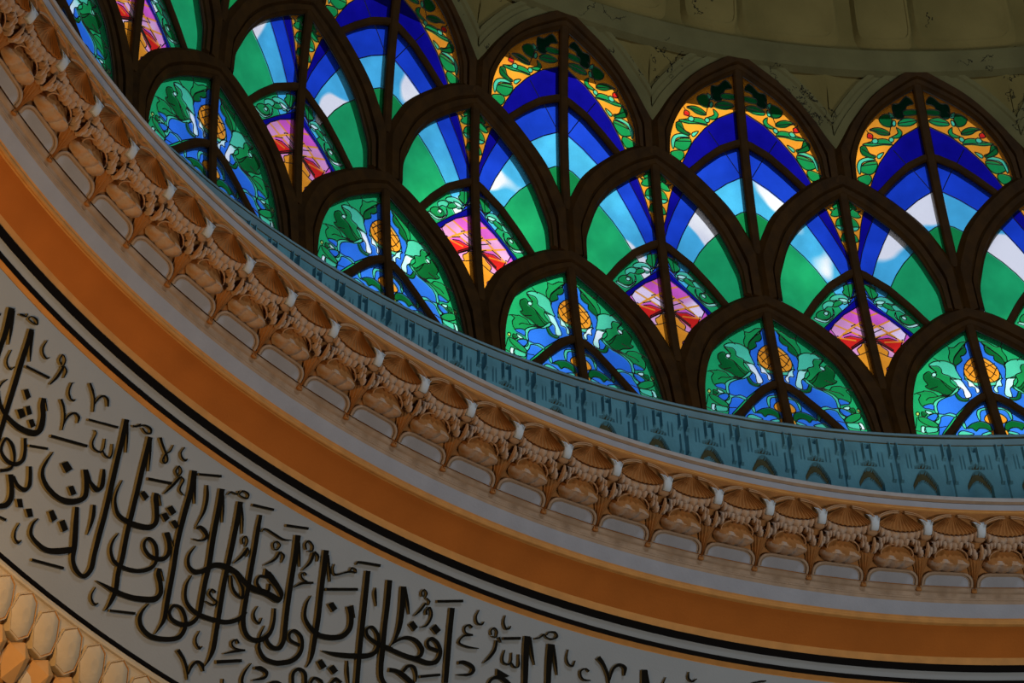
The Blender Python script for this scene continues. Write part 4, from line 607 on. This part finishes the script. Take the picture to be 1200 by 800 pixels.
# ---- inscription
STR='L8124,277,8076,243,8085,457,8045,430,8064,628,8029,605,8048,750,8013,727|L8094,278,8067,254,8047,412,8024,392,8002,527,7996,522|V8174,410,8176,387,8150,393,8152,375|V8023,250,8025,241,8004,240,8005,220,7970,219,7977,210,7966,182,7973,185|V7947,215,7957,212,7932,177,7934,169,7894,172,7885,149,7876,189,7864,190,7904,202,7906,216,7949,213,7951,221|L7911,272,7873,248,7893,409,7858,387,7877,573,7839,550,7854,761,7816,738,7831,960,7794,937,7810,1117,7776,1097,7794,1257,7760,1237|L7891,284,7868,264,7854,396,7833,377,7804,496,7799,491|V7967,543,7961,540,7971,632,7960,625,7950,679,7941,664,7909,686,7911,670,7889,639,7895,637|V7752,230,7746,228,7762,314,7749,305,7737,358,7727,342,7697,365,7696,350,7677,331,7681,329|V7815,563,7815,541,7619,486,7618,463|V7574,300,7581,311,7599,275,7610,283,7595,229,7599,218,7568,244,7559,235,7564,289,7553,286,7574,319,7567,321|V7563,297,7547,293,7577,413,7558,411,7600,514,7592,514|V7555,298,7548,285,7527,321,7514,309,7523,378,7517,376|V7903,768,7898,769,7930,830,7918,830,7933,889,7925,886|V7441,347,7436,349,7454,375,7443,371,7449,446,7437,436,7420,487,7410,470,7383,484,7387,469,7373,453,7379,453|V7327,253,7315,235,7288,290,7274,271,7251,338,7238,326,7217,432,7209,426|V7226,381,7234,382,7212,309,7224,308,7187,259,7193,244,7158,259,7144,237,7131,304,7120,294|V7481,555,7468,535,7438,596,7424,579,7403,665,7389,654,7381,759,7373,754|V7380,699,7389,702,7370,621,7383,620,7339,566,7344,548,7308,571,7292,549,7295,611,7287,606|V7226,524,7228,506,6995,398,6997,378|V7435,881,7437,856,7158,726,7161,702|V7155,560,7149,547,7136,568,7129,563,7141,654,7128,646,7114,700,7105,680,7052,685,7057,671,7034,626,7044,630,7051,546,7058,551|V7048,661,7040,646,7011,682,7005,664,6967,667,6977,659,6963,605,6974,611,6985,539,6991,544|D7760,732,7732,691,7688,730,7709,780|D7743,910,7710,864,7666,897,7694,951|D7694,835,7670,796,7629,838,7656,879|D7634,907,7608,867,7570,897,7594,943|L7614,664,7583,641,7601,728,7566,695,7566,798,7529,766,7550,896,7507,881,7568,937,7550,982,7655,986,7659,1040,7747,1002,7759,1048,7823,990,7841,1029,7870,961,7888,986,7918,897,7926,907|L7590,651,7581,640,7537,720,7532,714|L7616,1062,7595,1041,7581,1146,7558,1126,7569,1219,7542,1213,7596,1276,7582,1304,7650,1303,7658,1343,7709,1289,7726,1316,7726,1243,7746,1253,7722,1185,7733,1168,7684,1194,7668,1162,7641,1238,7621,1215,7614,1301,7599,1292,7626,1359,7608,1369,7681,1427,7669,1446|V7553,1086,7557,1066,7419,989,7423,969|L7378,968,7373,968,7402,1074,7384,1070,7408,1165,7384,1150,7382,1232,7358,1199,7320,1276,7302,1232,7224,1287,7217,1239,7132,1255,7143,1204,7057,1172,7081,1145,7019,1081,7056,1094,7046,974,7079,1003,7095,881,7124,911|L7105,895,7092,878,7079,936,7061,911,7046,973,7030,941,6975,997,6974,949,6934,916,6966,927,6952,823,6980,842,6973,772,6992,788|D7289,1001,7253,943,7196,969,7230,1038|D7177,1126,7149,1084,7103,1122,7132,1168|D7487,1526,7453,1491,7418,1543,7453,1573|D7399,1541,7363,1499,7329,1546,7361,1584|D7241,1420,7215,1376,7164,1417,7190,1473|D7144,1429,7114,1380,7063,1429,7092,1479|L7612,1412,7578,1375,7568,1487,7537,1456,7545,1559,7507,1538,7552,1624,7520,1636,7597,1678,7577,1710|L7575,1393,7564,1376,7531,1441,7517,1406,7455,1431,7465,1396,7427,1347,7454,1361,7451,1262,7476,1284,7479,1204,7500,1225|V7560,1770,7559,1750,7494,1746,7494,1723|V7402,1674,7397,1673,7412,1755,7400,1748,7396,1815,7383,1799,7355,1833,7357,1809,7336,1784,7343,1782|L7292,1529,7287,1529,7319,1603,7301,1598,7308,1693,7287,1668,7246,1729,7234,1689,7158,1729,7157,1682,7068,1671,7085,1626,6972,1570,6992,1531|L6977,288,6938,266,6953,455,6917,434,6928,671,6891,650,6905,857,6867,836,6876,1097,6839,1078,6858,1306,6821,1287,6840,1474,6806,1455,6827,1589,6792,1580,6845,1663,6829,1693,6890,1660,6909,1701,6938,1611,6965,1638,6963,1485,7001,1514,7011,1323,7047,1352,7051,1205,7078,1226|L6957,297,6939,282,6911,413,6897,402,6872,525,6866,521|V6964,1106,6942,1090,6944,1190,6918,1173,6931,1280,6913,1271,6924,1357,6919,1355|V7220,1869,7222,1846,6989,1745,6992,1722|V6897,295,6899,283,6866,277,6874,264,6841,232,6850,226|V6849,257,6853,251,6811,219,6813,203,6766,216,6754,193,6759,237,6745,242,6783,254,6786,268,6821,240,6827,254|L6761,277,6724,258,6746,415,6709,396,6732,568,6694,548,6710,755,6674,736,6692,944,6656,926,6672,1142,6637,1123,6645,1332,6610,1314,6637,1467,6602,1449,6611,1607,6577,1589,6610,1702,6581,1696,6613,1778,6598,1777,6620,1817,6615,1818|L6736,298,6721,286,6702,415,6687,403,6665,534,6660,530|V6677,223,6660,201,6634,270,6620,251,6582,320,6568,304,6564,352,6551,347,6573,374,6570,388,6588,369,6599,377,6584,314,6595,313,6555,255,6566,254,6550,191,6556,192|V6469,144,6463,144,6485,208,6474,203,6463,249,6454,232,6427,252,6430,234,6414,220,6420,218|V6647,604,6650,581,6469,508,6472,484|V6450,396,6458,406,6466,372,6478,377,6458,330,6462,317,6435,347,6425,337,6436,382,6426,384,6453,406,6449,413|V6434,399,6417,401,6467,505,6448,508,6501,614,6495,616|V6426,402,6420,384,6396,408,6385,400,6404,472,6391,468,6396,513,6386,499,6355,522,6352,515|L6359,282,6317,259,6334,446,6293,427,6323,671,6284,655,6305,904,6269,885,6268,1159,6233,1140,6235,1434,6200,1416,6215,1577,6186,1567,6222,1673,6208,1672,6231,1732,6226,1732|L6331,316,6311,302,6289,449,6272,436,6254,525,6249,520|V6296,284,6300,265,6124,177,6129,156|L6826,753,6821,752,6839,865,6825,859,6828,962,6810,945,6774,1049,6755,1011,6682,1056,6677,1006,6585,1023,6590,972,6501,963,6522,930,6466,868,6502,880,6492,768,6526,796,6529,685,6563,713,6534,644,6569,661|L6534,656,6523,644,6488,726,6484,720|D6668,746,6644,704,6596,724,6615,777|D6443,710,6412,660,6365,690,6391,741|D6467,791,6436,745,6398,772,6420,824|D6383,795,6355,753,6313,782,6337,823|L6716,1165,6710,1165,6741,1260,6724,1255,6733,1350,6713,1332,6682,1419,6667,1385,6595,1416,6594,1378,6488,1363,6497,1330,6408,1278,6428,1257,6378,1194,6403,1198,6386,1111,6411,1131,6426,1034,6447,1065,6493,1023,6489,1052,6525,1095,6505,1088,6502,1159,6484,1131,6434,1187,6429,1147,6345,1142,6361,1111,6306,1048,6337,1056,6330,955,6356,980,6372,882,6402,918|L6378,897,6366,880,6304,969,6300,963|V6217,318,6203,307,6193,416,6169,401,6180,526,6159,519,6187,623,6175,621,6195,692,6190,691|V6183,714,6192,703,6161,695,6158,660,6120,709,6099,673,6105,730,6082,730,6131,774,6126,788,6186,802,6185,810|L6151,846,6145,846,6184,954,6165,948,6163,1049,6143,1024,6094,1077,6095,1029,6027,1011,6049,985,5971,928,5993,895,5920,895,5924,843,5866,887,5858,828,5808,879,5792,830,5728,914,5710,866,5649,930,5641,871,5549,905,5542,845,5445,900,5454,846,5421,803,5453,828,5472,744,5498,788,5532,700,5563,753,5567,681,5589,711|L5568,727,5566,751,5633,760,5620,775,5645,842,5626,826,5586,888,5577,859,5529,854,5548,847,5534,779,5551,787|L5840,903,5826,892,5808,994,5792,977,5760,1038,5748,1010,5699,1029,5722,1019,5716,946,5733,962,5763,895,5774,912,5810,856,5820,874|D5605,678,5528,698,5546,735,5598,739|L6113,273,6073,252,6089,459,6051,440,6064,704,6025,684,6034,915,5996,896,6017,1113,5981,1096,5994,1317,5960,1301,5979,1388,5952,1373|L6088,290,6072,277,6049,414,6032,402,6014,525,6008,522|L5951,279,5911,259,5930,447,5892,428,5913,636,5875,620,5898,817,5862,802,5883,1018,5847,1002,5857,1241,5822,1224,5836,1416,5802,1399,5820,1571,5786,1559,5819,1669,5801,1668,5828,1738,5823,1739|L5922,304,5906,290,5883,398,5868,387,5845,513,5840,509|L5766,278,5741,267,5757,409,5725,394,5740,559,5707,544,5728,691,5694,676,5710,880,5675,864,5692,1068,5657,1052,5676,1200,5641,1178,5643,1284,5613,1252,5593,1330,5577,1288,5523,1322,5531,1280,5459,1257,5484,1234,5426,1165,5453,1165,5426,1060,5449,1070,5447,952,5464,961|L5495,1142,5490,1142,5510,1218,5498,1216,5512,1279,5501,1277|L6112,1095,6106,1094,6134,1199,6115,1192,6114,1310,6093,1291,6061,1372,6044,1335,5973,1387,5967,1342,5856,1355,5857,1312,5758,1308,5769,1271,5677,1219,5700,1199,5641,1118,5662,1111|L5980,1363,5960,1366,6010,1446,5986,1462,6061,1501,6054,1542,6134,1518,6147,1557,6168,1489,6190,1503,6158,1430,6173,1413,6116,1421,6102,1387,6068,1476,6044,1455,6055,1557,6025,1550,6077,1636,6054,1658,6153,1702,6143,1742,6245,1747,6249,1795,6316,1736,6336,1776,6351,1687,6380,1708,6355,1616,6373,1616,6334,1531,6339,1530|L6745,1645,6744,1638,6673,1645,6670,1616,6588,1639,6585,1594,6480,1606,6482,1559,6385,1555,6395,1507,6298,1487,6323,1453,6267,1390,6301,1401,6291,1307,6322,1336,6328,1246,6359,1274,6336,1203,6364,1216|L6342,1210,6333,1200,6289,1285,6285,1280|V6582,1799,6586,1780,6405,1688,6409,1667|V6736,1692,6730,1691,6748,1772,6736,1767,6729,1822,6718,1805,6693,1835,6694,1813,6674,1798,6680,1794|V5583,1017,5577,1018,5600,1088,5587,1084,5583,1144,5570,1126,5534,1159,5542,1139,5523,1092,5530,1092|V5901,1097,5908,1119,5940,1097,5933,1113,5955,1153,5939,1142,5923,1177,5915,1160,5887,1187,5873,1174,5897,1213,5894,1229,5959,1224,5961,1231|V6038,281,6043,279,6017,246,6022,233,5973,234,5978,223,5963,192,5971,193|V5954,224,5964,221,5934,177,5938,164,5895,177,5884,160,5892,203,5884,213,5930,216,5931,229,5959,214,5961,222|V5834,243,5835,220,5666,176,5667,155|V5542,243,5545,221,5370,163,5372,142|V5702,398,5710,397,5693,372,5699,360,5663,368,5660,348,5608,372,5603,350,5534,369,5533,350,5473,331,5474,325|V5812,591,5821,598,5827,553,5838,556,5815,525,5814,510,5794,548,5784,542,5798,599,5787,597|V5785,607,5768,608,5808,691,5789,696,5843,786,5838,789|V5785,606,5774,592,5764,628,5753,622,5766,674,5760,674|V5580,475,5589,482,5593,442,5604,443,5575,415,5576,400,5549,425,5540,419,5563,469,5555,476,5583,478,5583,488|V5542,477,5528,477,5562,556,5546,564,5621,656,5617,659|V5535,483,5528,466,5503,498,5488,485,5501,554,5495,553|L5457,267,5415,247,5436,420,5396,402,5422,561,5385,546,5405,741,5368,725,5381,947,5346,930,5364,1075,5328,1058,5350,1183,5316,1173,5362,1247,5335,1267,5390,1262,5396,1307,5430,1249,5452,1282,5459,1204,5479,1224|L5423,315,5406,303,5392,416,5377,406,5360,506,5355,503|V5935,1487,5930,1486,5948,1565,5936,1560,5930,1618,5919,1602,5894,1634,5895,1614,5879,1595,5884,1593|V5633,1396,5644,1412,5660,1375,5661,1393,5693,1416,5680,1417,5683,1457,5674,1444,5643,1464,5642,1448,5580,1434,5582,1421|V5584,1420,5578,1435,5656,1478,5648,1496,5722,1550,5719,1556|V5750,1667,5759,1639,5579,1538,5586,1513|L6048,1757,6031,1725,5993,1794,5977,1769,5952,1849,5935,1832,5914,1929,5909,1924|L5914,1882,5924,1884,5903,1800,5921,1798,5881,1752,5889,1729,5855,1758,5837,1727,5827,1790,5817,1781|L5506,1296,5491,1289,5499,1366,5476,1343,5439,1429,5425,1387,5349,1419,5351,1374,5284,1380,5298,1340,5224,1319,5247,1293,5183,1231,5212,1226,5179,1135,5205,1147,5211,1055,5230,1083,5277,1037,5275,1069,5315,1102,5293,1099,5290,1162,5278,1134,5214,1163,5209,1133|L5514,1503,5509,1504,5547,1596,5532,1596,5555,1683,5535,1673,5532,1741,5514,1725|L5477,1538,5483,1518,5444,1524,5442,1485,5401,1525,5381,1497,5403,1556,5388,1570,5473,1632,5469,1639|L5356,1634,5370,1628,5335,1585,5348,1572,5299,1554,5300,1531,5242,1555,5238,1536|L5178,1488,5200,1501,5193,1404,5216,1407,5168,1361,5175,1331,5133,1369,5112,1344,5109,1457,5087,1444|V5679,1756,5668,1751,5670,1809,5659,1804|V5340,331,5350,340,5357,294,5370,299,5345,264,5347,247,5311,277,5301,266,5305,316,5294,319,5331,336,5328,346|V5294,330,5273,326,5302,423,5282,425,5337,524,5332,526|V5286,326,5277,307,5253,343,5238,327,5242,383,5236,380|V5290,538,5299,554,5315,527,5315,540,5341,562,5329,560,5323,598,5315,584,5280,604,5276,588|V5232,568,5227,585,5311,618,5301,637,5365,701,5361,705|L5218,260,5178,242,5195,452,5157,435,5173,640,5137,623,5151,816,5115,800,5141,918,5105,904,5135,1024,5099,1010,5122,1165,5091,1154,5119,1241,5101,1240,5126,1297,5120,1298|L5186,290,5168,277,5145,406,5129,395,5110,495,5104,491|V5112,329,5106,328,5116,378,5107,372,5086,424,5084,406,5026,373,5032,361,4975,330,4979,314,4932,313,4939,304,4942,277,4949,290,4978,281,4973,292,4988,315,4977,315|V4946,242,4956,232,4921,215,4924,193,4765,161,4766,136|V5121,586,5127,563,4889,452,4894,429|D5085,690,5051,650,5008,685,5036,736|V4766,354,4761,352,4768,411,4747,398,4729,509,4724,506|L4868,251,4832,236,4845,470,4807,454,4821,696,4783,680,4798,912,4762,897,4769,1144,4735,1129,4753,1273,4719,1258|L4693,242,4654,226,4668,453,4631,439,4652,644,4616,630,4633,853,4594,837,4613,1022,4577,1005,4587,1114,4557,1085,4537,1162,4516,1129|L5223,691,5218,691,5248,784,5230,780,5238,903,5215,884,5179,978,5158,939,5098,1008,5090,959,4994,976,5002,929,4912,911,4937,880,4866,803,4902,803,4875,688,4910,709,4910,604,4943,633|L4911,601,4899,591,4866,695,4861,690|D5058,1210,5029,1168,4982,1210,5014,1258|D4968,1217,4936,1167,4895,1201,4923,1251|L5043,1103,5043,1096,4945,1095,4947,1057,4826,1049,4833,1003,4708,984,4722,943,4647,905,4674,893,4638,810,4664,820,4664,727,4685,749,4723,686,4726,715,4769,744,4749,744,4749,807,4732,780,4681,838,4670,799,4611,846,4604,797,4543,839,4538,794|L4580,243,4538,225,4554,444,4515,428,4543,604,4508,597,4549,727,4531,728,4567,799,4562,800|L4554,248,4536,235,4510,366,4492,353,4474,451,4469,447|L4552,842,4545,799,4442,842,4436,797,4359,833,4355,784,4265,824,4267,778,4193,771,4219,749,4172,667,4201,677,4209,583,4231,613,4271,560,4269,595,4307,621,4285,619,4283,676,4270,644,4208,678,4203,644|L4554,778,4559,773,4504,715,4516,699,4449,674,4453,640,4391,673,4376,633,4345,715,4313,686,4340,755,4315,764,4368,793,4357,809|L4849,1081,4840,1076,4833,1182,4814,1169,4796,1279,4789,1274|L5059,1416,5078,1411,5043,1364,5052,1344,5004,1367,4992,1339,4980,1395,4967,1381|L4915,1345,4935,1336,4892,1292,4901,1263,4858,1306,4846,1274|L4532,1015,4534,977,4488,1001,4483,962,4442,1014,4426,966,4381,1041,4361,994,4326,1072,4305,1027|L4421,964,4441,954,4394,904,4407,884,4368,899,4353,869,4340,945,4321,932,4326,1005,4320,1003|V4399,247,4409,253,4409,215,4420,216,4399,189,4399,176,4378,208,4368,202,4383,247,4374,247|V4373,289,4360,294,4406,374,4391,381,4436,443,4431,446|V4373,256,4366,241,4346,268,4336,259,4346,300,4340,300|V4337,386,4352,395,4343,354,4359,353,4333,330,4330,308,4315,357,4301,348,4315,412,4299,412,4335,478,4322,486,4366,515,4364,521|D4460,537,4434,490,4389,527,4414,579|D4293,490,4261,437,4215,472,4245,526|V4283,248,4287,226,4088,151,4092,129|L4181,245,4144,232,4166,452,4129,439,4146,681,4109,667,4124,917,4090,905|V3960,164,3954,165,3978,238,3965,234,3957,295,3946,278,3915,289,3921,274,3901,252,3907,250|V3981,331,3990,352,4014,321,4012,336,4048,366,4034,367,4029,417,4023,402,3972,413,3971,397|V3973,397,3970,413,4042,438,4033,450,4071,522,4057,510,4000,536,3999,516,3910,506,3911,499|V3827,341,3838,348,3837,308,3848,308,3821,284,3822,266,3798,301,3788,294,3802,346,3794,353,3826,346,3828,358|V3794,376,3778,373,3800,464,3780,466,3829,543,3812,552,3859,613,3855,616|V3782,347,3767,332,3754,382,3749,377|V3756,127,3750,126,3763,196,3750,190,3738,251,3728,234,3705,238,3713,227,3696,204,3701,203|L4037,707,4045,681,4003,689,4002,654,3951,698,3935,661,3935,712,3908,708,3952,750,3943,771,4037,799,4036,806|V4297,955,4303,932,4154,868,4159,847|V3739,350,3743,326,3608,294,3611,269|V3718,434,3712,434,3729,508,3715,504,3713,558,3703,541,3667,557,3674,541,3649,508,3661,509,3657,435,3664,437|V3657,533,3648,521,3626,564,3622,546,3587,533,3601,533,3603,428,3611,431|L3586,250,3542,237,3577,386,3534,372,3543,690,3507,678|L3552,250,3533,240,3519,387,3499,375,3479,479,3474,475|V3503,251,3507,239,3466,227,3474,216,3438,180,3446,173|V3445,181,3439,172,3416,207,3412,194,3371,207,3374,192,3330,163,3347,162,3357,122,3361,138,3406,141,3401,153,3425,176,3417,181|L3403,253,3355,241,3394,415,3351,402,3375,626,3338,614|L3367,249,3350,240,3335,396,3315,385,3300,506,3295,503|V3244,247,3239,246,3251,324,3240,321,3233,383,3222,368,3189,391,3198,375,3176,329,3182,328|V3062,381,3069,397,3096,368,3095,381,3136,409,3122,412,3126,463,3114,451,3095,487,3092,469,3045,471,3046,462|L3792,808,3810,804,3770,739,3786,725,3725,710,3727,671,3683,725,3666,684,3640,755,3619,716|D3752,622,3649,649,3693,687,3744,683|L3022,259,2997,224,2979,299,2957,275,2938,371,2919,357,2909,468,2897,461|L2901,426,2912,426,2879,315,2897,308,2841,272,2845,243,2813,285,2788,263,2805,344,2793,342|L2675,253,2635,240,2663,413,2616,397|L2647,250,2631,242,2617,381,2601,373|V2489,268,2484,269,2515,347,2503,351|V2320,175,2314,175,2325,235,2310,225,2288,267,2288,247,2251,227,2255,221|V1833,174,1835,166,1782,157,1784,142,1731,138,1732,126'
ins=empty('calligraphy_inscription',(fp(.5)[0]*math.cos(1.6),fp(.5)[0]*math.sin(1.6),fp(.5)[1]))
tag(ins,'black raised Arabic calligraphy inscription mounted on the pale curved frieze','inscription')
OX=Vector(ins.location)
def fsurf(t,s,n):
    r,z=fp(s,n); return Vector((r*math.cos(t),r*math.sin(t),z))-OX
def crm(P,n=5):
    Q=[]
    for i in range(len(P)-1):
        p0=P[i-1] if i else 2*P[0]-P[1]; p1=P[i]; p2=P[i+1]; p3=P[i+2] if i+2<len(P) else 2*P[-1]-P[-2]
        for k in range(n):
            t=k/n; Q.append(.5*((2*p1)+(-p0+p2)*t+(2*p0-5*p1+4*p2-p3)*t*t+(-p0+3*p1-3*p2+p3)*t**3))
    Q.append(P[-1]); return Q
for q in STR.split('|'):
    k=q[0]; v=[int(x) for x in q[1:].split(',')]; pt=[(1+v[i]/1e4,v[i+1]/2e3) for i in range(0,len(v),2)]
    if k=='D':
        top=[fsurf(t,s,.022) for t,s in pt]; bt=[fsurf(t,s,0) for t,s in pt]; n=len(top)
        F=[tuple(range(n))]+[(i,(i+1)%n,n+(i+1)%n,n+i) for i in range(n)]; FM=[0]+[1]*n
        link('dot',mesh('dot',top+bt,F,[M['letter'],M['lside']],FM,False),ins)
    else:
        A_=np.array([(*pt[i],*pt[i+1]) for i in range(0,len(pt),2)]); Q=crm(list(A_)) if len(A_)>2 else list(A_)
        n=len(Q); V=[]
        for a in Q: V+= [fsurf(a[0],a[1],.022),fsurf(a[2],a[3],.022),fsurf(a[0],a[1],.0),fsurf(a[2],a[3],.0)]
        F=[];FM=[]
        for i in range(n-1):
            b0=4*i;b1=4*i+4; F+=[(b0,b1,b1+1,b0+1),(b0,b0+2,b1+2,b1),(b0+1,b1+1,b1+3,b0+3)]; FM+=[0,1,1]
        F+=[(0,1,3,2),(4*n-4,4*n-2,4*n-1,4*n-3)]; FM+=[1,1]
        nm='letter' if k=='L' else 'vowel_mark'
        link(nm,mesh(nm,V,F,[M['letter'],M['lside']],FM,False),ins)
# ================================================================= MUQARNAS RIM
mq=tag(empty('trim_5'),'warm plaster muqarnas rim of lozenge petals below the frieze',kind='structure')
lathe('rim_moulding',[fp(1.012,0),fp(1.022,.01),fp(1.03,.022),fp(1.04,.02),fp(1.045,.004)],M['petal'],mq)
lathe('rim_shoulder',[fp(1.040,.004),fp(1.08,.0),fp(1.13,-.01),fp(1.18,-.02)],M['petal'],mq)
lathe('rim_bed',[fp(1.175,-.018),fp(1.22,-.05),fp(1.35,-.10),fp(1.60,-.06)],M['petalrim'],mq)
def ml(u,s,n):
    r,z=fp(s,n); t=-u*DL; return (r*math.cos(t),r*math.sin(t),z)
PW=.43
def petal(inset,nh,scale=1.,sc=0.):
    # pointed six-sided petal; centre at s=1.145
    ang=[(.02,-.112),(.14,-.088),(.214,.0),(.200,.070),(.07,.112),(-.11,.100),(-.214,.015),(-.175,-.065)]
    return [ml(u*inset*scale*1.02,1.145+sc+s*inset*scale*.98,nh) for u,s in ang]
def petal_mesh(scale=1.,sc=0.,base=0.):
    b=MB(); P=[petal(k,n+base,scale,sc) for k,n in ((1.,-.05),(1.,.010),(.97,.018),(.945,.018))]; b.grid(P,cv=True,m=0)
    P=[petal(k,n+base,scale,sc) for k,n in ((.945,.018),(.925,.006),(.90,.006))]; b.grid(P,cv=True,m=1)
    P=[petal(k,n+base,scale,sc) for k,n in ((.90,.006),(.88,.014),(.62,.034),(.30,.046))]; b.grid(P,cv=True,m=0); c=len(b.V); b.V.append(ml(0,1.145+sc,base+.048)); n=8; o=c-8
    for k in range(n): b.F.append((o+k,o+(k+1)%n,c)); b.M.append(0)
    return mesh('petal',b.V,b.F,[M['petal'],M['petalrim']],b.M,28)
pmz=petal_mesh()
def facet_mesh():
    b=MB(); c=ml(0,1.31,.06); rim=[ml(.0,1.235,.0),ml(.19,1.27,-.02),ml(.215,1.33,-.05),ml(.1,1.42,-.03),ml(-.1,1.42,-.03),ml(-.215,1.33,-.05),ml(-.19,1.27,-.02)]
    V=rim+[c]; F=[(i,(i+1)%7,7) for i in range(7)]; b.add(V,F); return mesh('facet',b.V,b.F,M['petalrim'],b.M,False)
fm_=facet_mesh(); pm2_=petal_mesh(1.15,.215,-.05)
for k in range(-14,22):
    t=th(5.141+PW*(k-1))
    link('petal',pmz,mq,t); link('facet',fm_,mq,t-PW*DL/2)
    if k%2==0: link('petal',pm2_,mq,t-PW*DL*.5)
lathe('rim_skirt',[fp(1.60,-.06),(12.9,21.72),(13.1,21.62)],M['petalrim'],mq)
